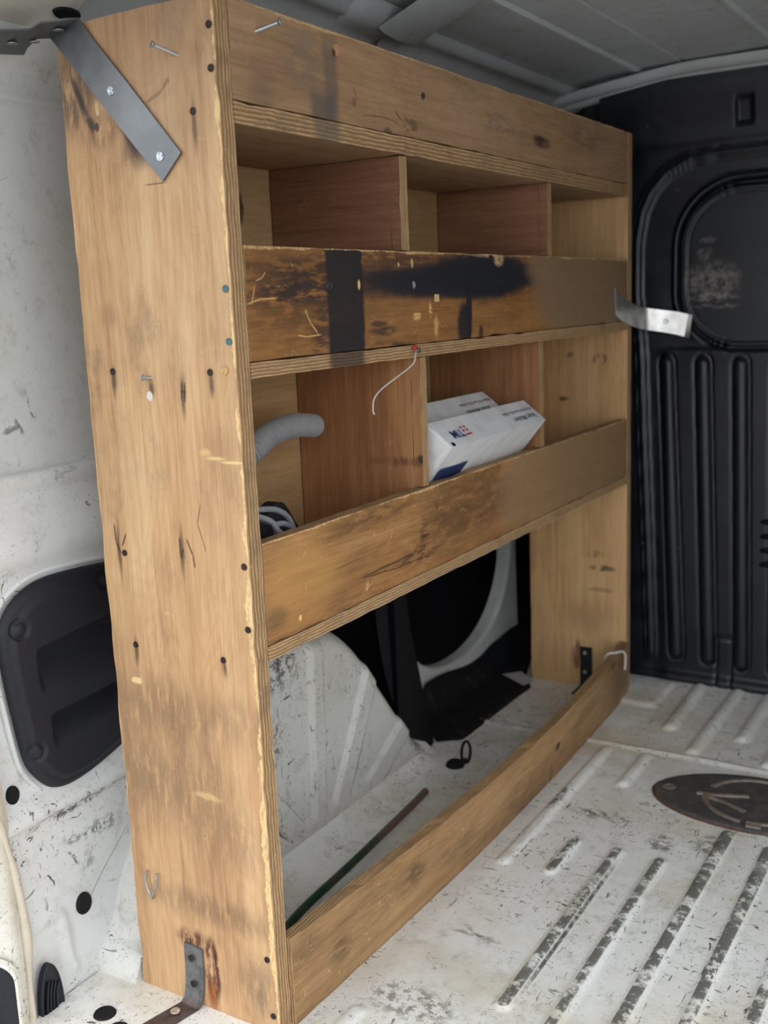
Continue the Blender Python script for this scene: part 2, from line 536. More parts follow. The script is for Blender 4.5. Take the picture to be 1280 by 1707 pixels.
# ------------------------------------------------------------------ materials of the van
def painted(name, base, tint, flecks=0.6, warm=0.5, seed=0.0, density=0.5, rough=0.42, wear=None, marks=(), fade=None):
    """old vehicle paint: beige bloom, dark chips, fine scratches"""
    t = NT(name)
    a = t.noise(5.0, 6, 0.6, off=seed)
    c = t.mix(t.step(a, 0.42, 0.72, 0.0, warm), base, tint)
    gr = t.noise(28.0, 8, 0.72, off=seed + 2)
    c = t.mix(t.step(gr, 0.50, 0.80, 0.0, 0.6), c, srgb(150, 144, 134))
    gr2 = t.noise(70.0, 8, 0.75, off=seed + 71)
    c = t.mix(t.math('MULTIPLY', t.step(gr2, 0.54, 0.70, 0.0, 0.5), t.step(a, 0.4, 0.6)), c, srgb(176, 160, 134))
    dens = t.step(t.noise(6.5, 3, 0.6, off=seed + 5), 0.64 - 0.3 * density, 0.80 - 0.25 * density)
    if fade:
        dens = t.math('MULTIPLY', dens, t.step(t.sep()[2], fade[0], fade[1], 1.0, 0.12))
    # elongated chips, three directions
    for k, s in enumerate(((1, 0.22, 0.5), (0.25, 1, 1.0), (1.2, 1.2, 0.25))):
        f = t.noise(130.0, 3, 0.65, stretch=s, off=seed + 9 + k * 3, dist=0.8)
        c = t.mix(t.math('MULTIPLY', t.step(f, 0.645, 0.68), t.math('MULTIPLY', dens, flecks)), c, srgb(66, 62, 58))
    f2 = t.noise(260.0, 2, 0.5, off=seed + 17)
    c = t.mix(t.math('MULTIPLY', t.step(f2, 0.68, 0.72), t.math('MULTIPLY', dens, flecks)), c, srgb(80, 72, 64))
    n1 = t.noise(9.0, 2, 0.5, off=seed + 21, dist=2.2)
    ln = t.step(t.math('ABSOLUTE', t.math('SUBTRACT', n1, 0.5)), 0.0, 0.0028, 1.0, 0.0)
    m1 = t.step(t.noise(16.0, 3, 0.6, off=seed + 25), 0.54, 0.64, 0.0, flecks * 0.9)
    n3 = t.noise(15.0, 2, 0.5, off=seed + 61, dist=3.0)
    l3 = t.math('MULTIPLY', t.step(t.math('ABSOLUTE', t.math('SUBTRACT', n3, 0.47)), 0.0, 0.003, 1.0, 0.0), t.step(t.noise(20.0, 3, 0.6, off=seed + 65), 0.52, 0.62, 0.0, flecks * 0.7))
    c = t.mix(l3, c, srgb(120, 108, 92))
    c = t.mix(t.math('MULTIPLY', ln, m1), c, srgb(92, 86, 78))
    if wear:
        z0, z1, lo, hi, wc, ymax = wear
        s = t.sep()
        top = t.step(t.math('ADD', s[2], t.step(s[0], 0.30, 0.36, 0.0, 0.0016)), z0, z1)
        pat = t.noise(38.0, 6, 0.75, off=seed + 33)
        big = t.noise(4.0, 3, 0.5, off=seed + 36)
        pm = t.math('MULTIPLY', t.step(pat, lo, hi), t.step(t.math('ADD', big, t.math('MULTIPLY', t.step(s[1], ymax - 0.15, ymax + 0.1), -0.6)), 0.2, 0.42))
        pm = t.math('MULTIPLY', pm, top)
        pm = t.math('MULTIPLY', pm, t.step(s[0], 0.04, 0.13, 0.0, 1.0))
        wcol = t.mix(t.noise(22.0, 5, 0.7, off=seed + 39), wc, srgb(70, 72, 74))
        c = t.mix(t.math('MULTIPLY', pm, 0.92), c, wcol)
    wf = t.warped(60.0, 0.016, off=seed + 3)
    brk = t.noise(75.0, 6, 0.75, off=seed + 44)
    for s in marks:
        m = t.seg(wf if s.get('warp') != 'n' else t.co, s['a'], s['b'], s['w'], s['axes'], s.get('soft', 0.5)) if 'a' in s else t.blob(wf, s['c'], s['r'], s.get('soft', 0.4), s.get('box', False))
        if s.get('brk'): m = t.math('MULTIPLY', m, t.step(brk, 0.5 - s['brk'], 0.56))
        c = t.mix(t.math('MULTIPLY', m, s.get('k', 0.7)), c, s['col'])
    t.bump(gr, 0.06, 0.002)
    return t.done(c, t.step(gr, 0.3, 0.75, rough, rough + 0.2), 0.0, 0.4)


DK = srgb(44, 42, 42)
BROWN = srgb(96, 72, 52)
WHITE, BEIGE = srgb(238, 238, 235), srgb(206, 196, 176)
M = {}
M['floor'] = painted('floor_paint', WHITE, srgb(208, 198, 174), 0.9, 0.75, 1.0, 0.95, 0.45,
                     wear=(0.0062, 0.0074, 0.40, 0.52, srgb(118, 116, 104), 0.85),
                     marks=[dict(c=(0.062, 0.735, 0.007), r=(0.007, 0.05, 0.1), col=DK, k=0.9, brk=0.1),
                            dict(c=(0.12, 0.30, 0), r=(0.035, 0.006, 1), col=srgb(90, 84, 76), k=0.6, brk=0.05),
                            dict(c=(0.15, 0.72, 0), r=(0.05, 0.014, 1), col=srgb(88, 80, 70), k=0.7, brk=0.05),
                            dict(c=(0.27, 0.67, 0), r=(0.02, 0.025, 1), col=srgb(104, 102, 92), k=0.9, brk=0.05),
                            dict(c=(0.335, 0.70, 0), r=(0.02, 0.03, 1), col=srgb(104, 102, 92), k=0.85, brk=0.05),
                            dict(c=(0.11, 0.13, 0), r=(0.06, 0.03, 1), col=srgb(128, 122, 106), k=0.8, brk=0.02),
                            
                            dict(a=(0.2275, 0.186), b=(0.2265, 0.60), w=0.0024, axes=(0, 1), col=srgb(52, 50, 48), k=0.9, brk=0.22, warp='n'), dict(a=(0.10, 0.735), b=(0.19, 0.70), w=0.0022, axes=(0, 1), col=srgb(70, 64, 58), k=0.8, brk=0.1), dict(a=(0.09, 0.32), b=(0.15, 0.285), w=0.003, axes=(0, 1), col=srgb(96, 92, 86), k=0.7, brk=0.1, soft=0.8), dict(a=(0.079, 0.505), b=(0.079, 0.60), w=0.0018, axes=(0, 1), col=srgb(70, 66, 60), k=0.7, brk=0.1, warp='n'),
                            dict(c=(0.03, 0.62, 0), r=(0.02, 0.7, 1), col=srgb(150, 138, 120), k=0.22, soft=0.8)])
M['wall'] = painted('wall_paint', srgb(214, 216, 216), srgb(200, 197, 188), 0.85, 0.5, 5.0, 0.8, 0.42, fade=(0.60, 0.72),
                    marks=[dict(c=(-0.305, 0.0, 0.252), r=(0.02, 0.075, 0.006), col=srgb(70, 66, 60), k=0.85, brk=0.06),
                           dict(c=(-0.305, 0.02, 0.20), r=(0.02, 0.035, 0.012), col=srgb(92, 88, 84), k=0.6, brk=0.02),
                           dict(c=(-0.305, 0.002, 0.158), r=(0.02, 0.016, 0.020), col=srgb(120, 116, 110), k=0.6, soft=0.8, brk=-0.02),
                           dict(a=(-0.0219, 0.762), b=(-0.0108, 0.7367), w=0.0028, axes=(1, 2), col=srgb(108, 110, 112), k=0.75, soft=0.7), dict(a=(-0.043, 0.743), b=(-0.0140, 0.7505), w=0.0028, axes=(1, 2), col=srgb(108, 110, 112), k=0.75, soft=0.7),
                           dict(a=(-0.001, 0.786), b=(0.001, 0.770), w=0.0009, axes=(1, 2), col=DK, k=0.8, brk=0.15), dict(a=(0.001, 0.768), b=(0.006, 0.755), w=0.0010, axes=(1, 2), col=DK, k=0.8, brk=0.15),
                           dict(a=(-0.05, 0.205), b=(0.05, 0.195), w=0.005, axes=(1, 2), col=srgb(84, 82, 80), k=0.7, brk=0.06, soft=0.8),
                           dict(a=(-0.02, 0.100), b=(0.078, 0.186), w=0.0009, axes=(1, 2), col=srgb(120, 120, 118), k=0.7, warp='n'), dict(a=(-0.0713, 0.1775), b=(-0.0614, 0.1528), w=0.0016, axes=(1, 2), col=DK, k=0.85),
                           dict(a=(-0.0344, 0.1889), b=(-0.0167, 0.1628), w=0.0016, axes=(1, 2), col=srgb(70, 68, 66), k=0.8, brk=0.1), dict(a=(-0.10, 0.2435), b=(0.035, 0.2475), w=0.0035, axes=(1, 2), col=srgb(66, 62, 58), k=0.8, brk=0.04, soft=0.8)])
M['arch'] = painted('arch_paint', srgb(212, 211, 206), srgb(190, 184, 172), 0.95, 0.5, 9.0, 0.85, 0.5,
                    marks=[dict(c=(-0.2, 0.34, 0.33), r=(1, 0.05, 0.035), col=srgb(60, 58, 54), k=0.85, brk=0.03),
                           dict(c=(-0.2, 0.31, 0.22), r=(1, 0.03, 0.05), col=srgb(76, 74, 70), k=0.8, brk=-0.02),
                           dict(c=(-0.2, 0.60, 0.27), r=(1, 0.012, 0.06), col=srgb(120, 114, 106), k=0.7, brk=0.05),
                           dict(c=(-0.2, 0.75, 0.05), r=(1, 0.02, 0.03), col=srgb(96, 90, 84), k=0.8, brk=0.05),
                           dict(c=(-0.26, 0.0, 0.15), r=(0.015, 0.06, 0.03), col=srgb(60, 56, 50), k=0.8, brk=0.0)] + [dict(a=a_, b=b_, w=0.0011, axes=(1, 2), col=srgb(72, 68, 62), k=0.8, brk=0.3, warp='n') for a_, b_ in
                           (((0.461, 0.33), (0.4445, 0.06)), ((0.628, 0.240), (0.512, 0.060)), ((0.727, 0.088), (0.578, 0.012)), ((0.247, 0.148), (0.339, 0.038)), ((0.278, 0.181), (0.374, 0.064)))])  # dark lines along the spokes' far edges: shade put into the colour
M['inner'] = painted('door_skin_paint', srgb(196, 199, 198), srgb(184, 182, 172), 0.2, 0.4, 13.0, 0.2, 0.45)
M['ceil'] = painted('roof_paint', srgb(196, 200, 204), srgb(180, 182, 182), 0.25, 0.4, 17.0, 0.3, 0.4)
M['rail'] = painted('rail_paint', srgb(190, 193, 196), srgb(160, 160, 158), 0.2, 0.3, 19.0, 0.3, 0.35)
M['pillar'] = painted('pillar_paint', srgb(218, 216, 208), srgb(190, 178, 156), 0.85, 0.75, 23.0, 0.95, 0.45)
M['sealant'] = painted('sealant', srgb(206, 196, 178), srgb(172, 156, 132), 0.6, 0.7, 29.0, 0.7, 0.7)

t = NT('bulkhead_black')
nz = t.noise(14.0, 6, 0.65)
sc1 = t.noise(26.0, 3, 0.6, off=4, dist=1.5)
sl = t.step(t.math('ABSOLUTE', t.math('SUBTRACT', sc1, 0.5)), 0.0, 0.004, 1.0, 0.0)
sl = t.math('MULTIPLY', sl, t.step(t.noise(9.0, 3, 0.6, off=8), 0.56, 0.68, 0, 0.5))
c = t.mix(t.step(nz, 0.4, 0.8, 0, 0.5), srgb(16, 19, 28), srgb(28, 31, 40))
c = t.mix(sl, c, srgb(96, 96, 98))
dot = t.step(t.noise(46.0, 2, 0.5, off=12), 0.74, 0.78, 0, 0.7)
c = t.mix(dot, c, srgb(112, 112, 112))
wf_ = t.warped(50.0, 0.03)
for cc, rr, k_ in (((0.143, 1.42, 0.90), (0.05, 1, 0.035), 0.7), ((0.145, 1.42, 0.866), (0.045, 1, 0.008), 0.9), ((0.15, 1.42, 0.847), (0.04, 1, 0.004), 0.7),
                   ((0.095, 1.42, 0.90), (0.012, 1, 0.02), 0.6), ((0.125, 1.42, 0.955), (0.016, 1, 0.012), 0.5), ((0.13, 1.42, 0.985), (0.012, 1, 0.006), 0.6)):
    mk = t.math('MULTIPLY', t.blob(wf_, cc, rr, 0.5), t.step(t.noise(60.0, 6, 0.7, off=3), 0.36, 0.62, 0, k_))
    c = t.mix(mk, c, srgb(128, 122, 118))
t.bump(nz, 0.08, 0.003)
M['bulk'] = t.done(c, t.step(nz, 0.3, 0.7, 0.30, 0.46), 0.0, 0.5)

M['black_plastic'] = plain('black_plastic', srgb(36, 37, 44), 0.55, 0, 0.15, 160, 0.35)
M['black_rubber'] = plain('black_rubber', srgb(26, 26, 30), 0.7, 0, 0.2, 60, 0.25)
M['hole_dark'] = plain('cavity_dark', srgb(8, 9, 14), 0.85, 0, 0.1, 20, 0.1)  # near-black stands in for the shade inside holes and gaps
M['zinc'] = plain('zinc_steel', srgb(196, 200, 204), 0.34, 1.0, 0.15, 120)
M['screw_dark'] = plain('blackened_screw', srgb(70, 62, 58), 0.55, 0.6, 0.25, 300)
M['screw_green'] = plain('verdigris_screw', srgb(92, 128, 132), 0.45, 0.7, 0.25, 300)
M['brass_wood'] = plain('plug_wood', srgb(206, 168, 108), 0.6, 0, 0.2, 200)

t = NT('strap_steel')
a = t.noise(30.0, 5, 0.6, stretch=(1, 1, 1)); b = t.noise(9.0, 4, 0.6, off=3)
c = t.ramp(t.math('ADD', t.math('MULTIPLY', a, 0.5), t.math('MULTIPLY', b, 0.5)), [(0.3, srgb(92, 95, 99)), (0.7, srgb(142, 144, 147))])
M['strap'] = t.done(c, t.step(a, 0.3, 0.7, 0.34, 0.52), 0.85)
t = NT('bright_steel')
a = t.noise(40.0, 4)
M['bright'] = t.done(t.ramp(a, [(0.3, srgb(186, 184, 182)), (0.7, srgb(226, 224, 220))]), 0.33, 0.85)
t = NT('rusty_steel')
a = t.noise(90.0, 6, 0.7); b = t.noise(12.0, 4, 0.6, off=2)
zz = t.sep()[2]
c = t.ramp(a, [(0.3, srgb(78, 78, 80)), (0.6, srgb(116, 116, 116)), (0.75, srgb(98, 84, 74))])
low = t.step(t.math('ADD', zz, t.math('MULTIPLY', b, 0.03)), 0.014, 0.034, 1.0, 0.0)
c = t.mix(t.math('MULTIPLY', low, 0.85), c, t.ramp(a, [(0.3, srgb(58, 38, 36)), (0.7, srgb(104, 76, 66))]))
t.bump(a, 0.4, 0.001)
M['rusty'] = t.done(c, 0.6, 0.35)
t = NT('worn_bronze_black')
a = t.noise(60.0, 5, 0.7); zz = t.sep()[2]
c = t.mix(t.step(a, 0.4, 0.7), srgb(78, 76, 76), srgb(104, 101, 98))
c = t.mix(t.math('MULTIPLY', t.step(zz, 0.0085, 0.0115), t.step(a, 0.3, 0.55, 0.3, 0.9)), c, srgb(132, 120, 106))
M['cover'] = t.done(c, 0.5, 0.15)
M['cover_rim'] = plain('rust_rim', srgb(128, 92, 70), 0.7, 0.1, 0.3, 120)
M['hose'] = plain('grey_conduit', srgb(168, 168, 170), 0.5, 0, 0.08, 60)
M['cable'] = plain('grey_cable', srgb(150, 152, 158), 0.42, 0, 0.1, 90)
M['twine'] = plain('twine_white', srgb(216, 208, 202), 0.8, 0, 0.15, 300)
M['red'] = plain('red_tape', srgb(192, 44, 60), 0.6, 0, 0.2, 300)
t = NT('green_rod_paint')
a = t.noise(30.0, 6, 0.7); yy = t.sep()[1]
c = t.mix(t.step(a, 0.42, 0.62), srgb(18, 70, 48), srgb(74, 74, 62))
c = t.mix(t.step(t.math('ADD', yy, t.math('MULTIPLY', a, 0.1)), 0.46, 0.53), c, srgb(116, 96, 82))
M['rod'] = t.done(c, 0.55, 0.1)
t = NT('carton_white')
a = t.noise(26.0, 5, 0.6)
t.bump(t.noise(12.0, 3, 0.5), 0.35, 0.006)
M['carton'] = t.done(t.mix(t.step(a, 0.4, 0.75), srgb(232, 232, 234), srgb(214, 213, 214)), 0.5)
M['ink_blue'] = plain('ink_navy', srgb(34, 58, 112), 0.5, 0, 0.1, 90)
M['ink_red'] = plain('ink_red', srgb(206, 44, 60), 0.5, 0, 0.1, 90)
M['ink_grey'] = plain('ink_slate', srgb(104, 112, 134), 0.5, 0, 0.1, 90)
M['label_paper'] = plain('paper_label', srgb(196, 196, 198), 0.6, 0, 0.15, 140)
t = NT('mat_black')
a = t.noise(40.0, 6, 0.7); b = t.noise(9.0, 3, 0.6, off=6)
c = t.mix(t.math('MULTIPLY', t.step(a, 0.5, 0.75), t.step(b, 0.42, 0.62, 0, 0.5)), srgb(24, 25, 30), srgb(104, 98, 90))
M['mat'] = t.done(c, 0.7, 0, 0.25)
t = NT('asphalt_ground')
M['ground'] = t.done(t.ramp(t.noise(60, 6, 0.7), [(0.3, srgb(120, 118, 114)), (0.7, srgb(156, 153, 148))]), 0.9)

# ------------------------------------------------------------------ setting: floor
L_, D_, T_ = 1.2921, 0.2289, 0.0246
SIDE1 = 0.42          # right wall starts here; the unseen opening rearward is added to let daylight in
YB = 1.4215
ribs = [((0.066, 0.505), (0.065, 0.985)), ((0.143, 0.51), (0.145, 0.612)), ((0.216, 0.182), (0.216, 0.612)), ((0.283, -0.20), (0.285, 0.61)),
        ((0.353, -0.25), (0.357, 0.745)), ((0.426, -0.25), (0.428, 0.72)), ((0.496, -0.25), (0.497, 0.74)), ((0.143, 0.852), (0.144, 0.985)),
        ((0.055, -0.25), (0.058, 0.083)), ((0.566, -0.25), (0.567, 0.985)), ((0.638, -0.25), (0.638, 0.985)), ((0.71, -0.25), (0.71, 0.985)),
        ((0.782, -0.25), (0.782, 0.985)), ((0.853, 0.3), (0.853, 0.985)), ((0.925, 0.3), (0.925, 0.985)),
        ((0.143, 1.14), (0.138, 1.392)), ((0.217, 1.04), (0.22, 1.395)), ((0.288, 1.14), (0.288, 1.395)), ((0.359, 1.035), (0.36, 1.395)),
        ((0.43, 1.14), (0.43, 1.395)), ((0.5, 1.04), (0.5, 1.395)), ((0.572, 1.14), (0.572, 1.395)), ((0.64, 1.04), (0.64, 1.395)), ((0.71, 1.14), (0.71, 1.395)), ((0.78, 1.04), (0.78, 1.395))]
xs = np.unique(np.concatenate([np.arange(-0.30, 0.60, 0.0034), np.arange(0.60, 1.241, 0.008)]))
ys = np.concatenate([np.arange(-0.30, 1.20, 0.005), np.arange(1.20, 1.423, 0.007), [YB + 0.004]])
X, Y = np.meshgrid(xs, ys, indexing='ij')
Z = np.zeros_like(X)
for a_, b_ in ribs:
    d = seg_dist(X, Y, a_, b_)
    Z = np.maximum(Z, 0.008 * (1 - sstep(d, 0.0035, 0.0185)))
# raised lap joint between the two floor pressings
lap = 1.008 + 0.004 * np.sin(X * 9)
Z = np.maximum(Z, 0.0045 * (1 - sstep(np.abs(Y - lap), 0.004, 0.010)))
Z += 0.0025 * sstep(Y, 1.0, 1.012)
# pressed pad left of the far ribs, short crease behind the kickboard
Z = np.maximum(Z, 0.0025 + 0.006 * (1 - sstep(np.maximum(np.abs(X - 0.02) - 0.055, np.abs(Y - 1.31) - 0.07), 0.0, 0.014)) * (Y > 1.0))
Z = np.maximum(Z, 0.005 * (1 - sstep(seg_dist(X, Y, (-0.20, 1.04), (-0.10, 1.03)), 0.003, 0.011)))
# soft fillet up to the wheel arch
Z += 0.035 * (1 - sstep(X, -0.235, -0.185)) ** 2 * sstep(Y, 0.12, 0.2) * (1 - sstep(Y, 0.74, 0.82))
Z += 0.0015 * np.sin(X * 7 + 1.3) * np.sin(Y * 5 + 0.4) * sstep(X, 0.03, 0.1)
P = np.stack([X, Y, Z], -1)
floor = struct(grid_patch('floor', P, M['floor']))

# ------------------------------------------------------------------ setting: left wall
prof = [(-0.300, -0.16), (-0.305, 0.0), (-0.308, 0.10), (-0.309, 0.235), (-0.307, 0.248), (-0.298, 0.258), (-0.300, 0.268), (-0.316, 0.292), (-0.319, 0.31),
        (-0.319, 0.55), (-0.314, 0.572), (-0.306, 0.592), (-0.305, 0.605), (-0.310, 0.64), (-0.317, 0.665), (-0.319, 0.671), (-0.317, 0.675), (-0.317, 0.688), (-0.320, 0.6935), (-0.336, 0.695), (-0.337, 0.72),
        (-0.337, 1.0), (-0.330, 1.133), (-0.325, 1.136), (-0.323, 1.141), (-0.326, 1.146), (-0.316, 1.155), (-0.300, 1.172), (-0.275, 1.186), (-0.262, 1.205)]


def refine(pr, n):
    out = []
    for (a, b), (c_, d_) in zip(pr[:-1], pr[1:]):
        k = max(1, int(math.hypot(c_ - a, d_ - b) / n))
        for i in range(k): out.append((a + (c_ - a) * i / k, b + (d_ - b) * i / k))
    out.append(pr[-1])
    return np.array(out)


pr_ = refine(prof, 0.006)
ys = np.concatenate([np.arange(-0.145, 0.20, 0.006), np.arange(0.20, 0.58, 0.02)])
P = np.zeros((len(ys), len(pr_), 3))
P[:, :, 0] = pr_[None, :, 0]; P[:, :, 2] = pr_[None, :, 1]; P[:, :, 1] = ys[:, None]
# pressed groove round the plastic cover, stamped bead low down, slight dents
CY, CZ = P[:, :, 1], P[:, :, 2]
stamp = [(-0.135, 0.095), (-0.116, 0.110), (-0.065, 0.116), (-0.056, 0.108), (-0.052, 0.05), (-0.046, 0.028)]
P[:, :, 0] += 0.006 * (1 - sstep(poly_dist(CY, CZ, stamp), 0.002, 0.008))
P[:, :, 0] += 0.0025 * np.sin(CY * 31 + CZ * 17) * np.sin(CZ * 23) * (CZ < 0.65)
P[:, :, 0] -= 0.05 * (1 - sstep(np.hypot((CY - 0.03) / 0.125, (CZ - 0.42) / 0.115), 0.80, 0.95))
wall = struct(grid_patch('wall_left', P, M['wall'], flip=True))
# upper wall behind the rack and up to the roof rail
P2 = np.zeros((2, 4, 3))
for i, yy in enumerate((0.56, 1.62)):
    P2[i] = [(-0.325, yy, 0.50), (-0.325, yy, 1.13), (-0.30, yy, 1.17), (-0.262, yy, 1.205)]
struct(grid_patch('wall_left', P2, M['wall'], flip=True))

# roof-side header above the wall with an oval opening
hp = [(-0.262, 1.205), (-0.235, 1.219), (-0.19, 1.245), (-0.16, 1.27), (-0.15, 1.30)]
hpr = refine(hp, 0.004)
ys = np.arange(-0.30, 0.056, 0.004)
P = np.zeros((len(ys), len(hpr), 3))
P[:, :, 0] = hpr[None, :, 0]; P[:, :, 2] = hpr[None, :, 1]; P[:, :, 1] = ys[:, None]
lip = sstep(P[:, :, 1], 0.035, 0.055)
P[:, :, 2] += 0.02 * lip; P[:, :, 0] -= 0.01 * lip
hd = struct(grid_patch('trim_1', P, M['pillar'], flip=True), 'pale painted roof-side header above the wall')
# punched oval hole: a black disc stands in for its dark inside
hole_c = Vector((-0.2319, 0.0227, 1.2219)); e1 = Vector((0.006, 0.999, 0.03)).normalized(); e2 = Vector((0.85, 0, 0.5)).normalized(); e3 = e1.cross(e2)
if e3.x < 0: e3 = -e3
V, F = [], []
for ring, (rr, h) in enumerate(((1.0, 0.000), (0.96, 0.004), (0.8, 0.0035), (0.0, 0.003))):
    for k in range(24):
        a = 2 * math.pi * k / 24
        V.append(hole_c + e1 * (0.020 * rr * math.cos(a)) + e2 * (0.0085 * rr * math.sin(a)) - Vector((-0.5, 0, 0.85)) * h)
for r_ in range(3):
    for k in range(24):
        a, b = r_ * 24 + k, r_ * 24 + (k + 1) % 24
        F.append((a, b, b + 24, a + 24))
tag(mesh_obj('plug_hole_disc', V, F, M['black_rubber'], None, 'auto'), 'flat dark oval plug in the roof header above the steel strap', 'plug')

# D pillar at the rear corner, with its sealed seam
yy_ = [(-0.300, -0.128), (-0.296, -0.140), (-0.302, -0.150), (-0.325, -0.163), (-0.36, -0.185), (-0.42, -0.21), (-0.50, -0.22)]
zs = np.linspace(-0.16, 1.30, 60)
pts = catmull([(a, b, 0) for a, b in yy_], 6)
P = np.array([[(p.x - 0.012 * sstep(np.array(z), 0.3, 1.2), p.y - 0.03 * float(sstep(np.array(z), 0.25, 0.6)), z) for z in zs] for p in pts])
struct(grid_patch('trim_2', P, M['pillar'], flip=False), 'white painted rear pillar')
seam = catmull([(-0.299, -0.128, -0.16), (-0.299, -0.126, 0.03), (-0.2985, -0.122, 0.12), (-0.2985, -0.128, 0.20), (-0.299, -0.138, 0.26), (-0.305, -0.15, 0.34), (-0.318, -0.155, 0.6)], 10)
struct(tube('trim_3', seam, 0.0062, M['sealant'], None, 10, True, lambda s: 0.0055 + 0.0016 * math.sin(s * 23) * math.sin(s * 7)), 'beige seam sealant')

# opening in the pillar with a pale rubber lip
def rr_outline(w, h, r, n=8):
    out = []
    for cx, cy, a0 in ((w - r, h - r, 0), (-w + r, h - r, 90), (-w + r, -h + r, 180), (w - r, -h + r, 270)):
        for k in range(n + 1):
            a = math.radians(a0 + 90 * k / n); out.append((cx + r * math.cos(a), cy + r * math.sin(a)))
    return out


po = empty('pillar_socket', (-0.317, -0.166, 0.050), (0, 0, math.radians(30)))
ol = rr_outline(0.030, 0.050, 0.024)
V, F = [], []
n_ = len(ol)
for s_, h_ in ((1.22, 0.000), (1.16, -0.006), (1.06, -0.007), (1.0, -0.002), (0.98, 0.004)):
    V += [(a * s_, h_, b * (1 + (s_ - 1) * 0.7)) for a, b in ol]
for r_ in range(4):
    for k in range(n_):
        a, b = r_ * n_ + k, r_ * n_ + (k + 1) % n_
        F.append((a, b, b + n_, a + n_))
mesh_obj('lip', V, F, M['pillar'], po, 'auto')
mesh_obj('pad', [(a, -0.001, b) for a, b in ol] + [(a * 0.7, -0.003, b * 0.8) for a, b in ol], [(k, (k + 1) % n_, n_ + (k + 1) % n_, n_ + k) for k in range(n_)] + [tuple(range(n_, 2 * n_))], M['black_plastic'], po, 'auto')
tag(po, 'dark rounded insert with pale lip low on the white rear pillar', 'insert')

# right wall (beyond the frame) and bulkhead return
rw = [(1.24, -0.05), (1.245, 0.3), (1.25, 0.7), (1.24, 1.1), (1.20, 1.22), (1.12, 1.30)]
P = np.array([[(a, y, b) for a, b in rw] for y in (SIDE1, 0.9, 1.43)])
struct(grid_patch('wall_right', P, M['wall'], flip=False))
# outer body skin, so that no daylight leaks in behind the linings
ro = [(-0.54, -0.20), (-0.55, 0.5), (-0.53, 1.10), (-0.46, 1.32), (-0.30, 1.40), (0.46, 1.43), (1.20, 1.40), (1.30, 1.32)]
P = np.array([[(a, y, b) for a, b in ro] for y in (-0.22, 1.75)])
P[0, 4:, 1] = -0.57  # unseen roof overhang added, dims the upper part of the load bay
struct(grid_patch('trim_13', P, M['ceil'], flip=True), 'outer body skin of side and roof')
P = np.array([[(a, 1.75, z) for a in (-0.54, 0.4, 1.30)] for z in (-0.2, 1.42)])  # unseen sheet added on the cab side against daylight leaks
struct(grid_patch('trim_14', P, M['ceil']), 'cab side closing panel')

# ------------------------------------------------------------------ setting: bulkhead (front wall)
xs = np.concatenate([np.arange(-0.10, 0.36, 0.0032), np.arange(0.36, 1.25, 0.012), [1.25]])
zs = np.concatenate([np.arange(-0.01, 1.30, 0.005), [1.31]])
X, Zz = np.meshgrid(xs, zs, indexing='ij')
H = np.zeros_like(X)
XC = 0.462
Xm = XC - np.abs(X - XC)
for k in range(6):
    x0 = 0.046 + 0.079 * k; x1 = 0.076 + 0.0725 * k
    d = seg_dist(Xm, Zz, (x0, 0.728 - 0.002 * k), (x1, 0.072 - 0.004 * k))
    H += 0.012 * np.sqrt(np.clip(1 - (d / 0.0155) ** 2, 0, 1)) - 0.003 * (1 - sstep(np.abs(d - 0.018), 0, 0.005))
outer = [(0.015, 0.063), (0.006, 0.30), (-0.006, 0.56), (-0.013, 0.748), (-0.025, 0.89), (-0.023, 0.994), (-0.013, 1.05), (0.007, 1.092), (0.04, 1.127), (0.089, 1.151), (0.16, 1.159), (0.70, 1.159)]
d = poly_dist(Xm, Zz, outer)
H += 0.007 * (1 - sstep(d, 0.004, 0.008)) + 0.008 * (1 - sstep(np.abs(d - 0.012), 0.002, 0.005)) * 0.4


def rrect_sdf(X, Z, cx, cz, hx, hz, r):
    qx, qz = np.abs(X - cx) - hx + r, np.abs(Z - cz) - hz + r
    return np.hypot(np.maximum(qx, 0), np.maximum(qz, 0)) + np.minimum(np.maximum(qx, qz), 0) - r


sd = rrect_sdf(X, Zz, XC, 0.926, XC - 0.084, 0.160, 0.115)
H += 0.010 * (1 - sstep(np.abs(sd - 0.021), 0.002, 0.009)) * sstep(Zz, 0.76, 0.86)
H += 0.010 * (1 - sstep(np.abs(sd - 0.0), 0.001, 0.006)) - 0.012 * (1 - sstep(np.abs(sd - 0.009), 0.002, 0.006))
H += 0.004 * (1 - sstep(sd, -0.01, 0.0))
H += 0.006 * (1 - sstep(Zz, 0.752, 0.764)) * sstep(Xm, 0.02, 0.06)           # step under the window
H += 0.006 * sstep(Zz, 1.17, 1.19) - 0.010 * (1 - sstep(np.maximum(np.abs(Xm - 0.20) - 0.012, np.abs(Zz - 1.235) - 0.02), 0, 0.008))
hs = np.maximum(np.abs(X - 0.182) - 0.016, np.abs(Zz - 0.055) - 0.062)
H += -0.006 * (1 - sstep(np.abs(hs), 0.001, 0.004))
H += 0.010 * (1 - sstep(Zz, 0.012, 0.03))                                    # foot flange
Yb = YB - H - 0.02 * sstep(Zz, 1.19, 1.31)
P = np.stack([X, Yb, Zz], -1)
bulk = struct(grid_patch('wall_front', P, M['bulk'], flip=False))
P2 = np.zeros((4, 2, 3))
for i, (a, b) in enumerate(((-0.40, 1.66), (-0.24, 1.64), (-0.16, 1.50), (-0.10, YB))):
    P2[i] = [(a, b, -0.05), (a, b, 1.31)]
struct(grid_patch('wall_front', P2, M['bulk']))
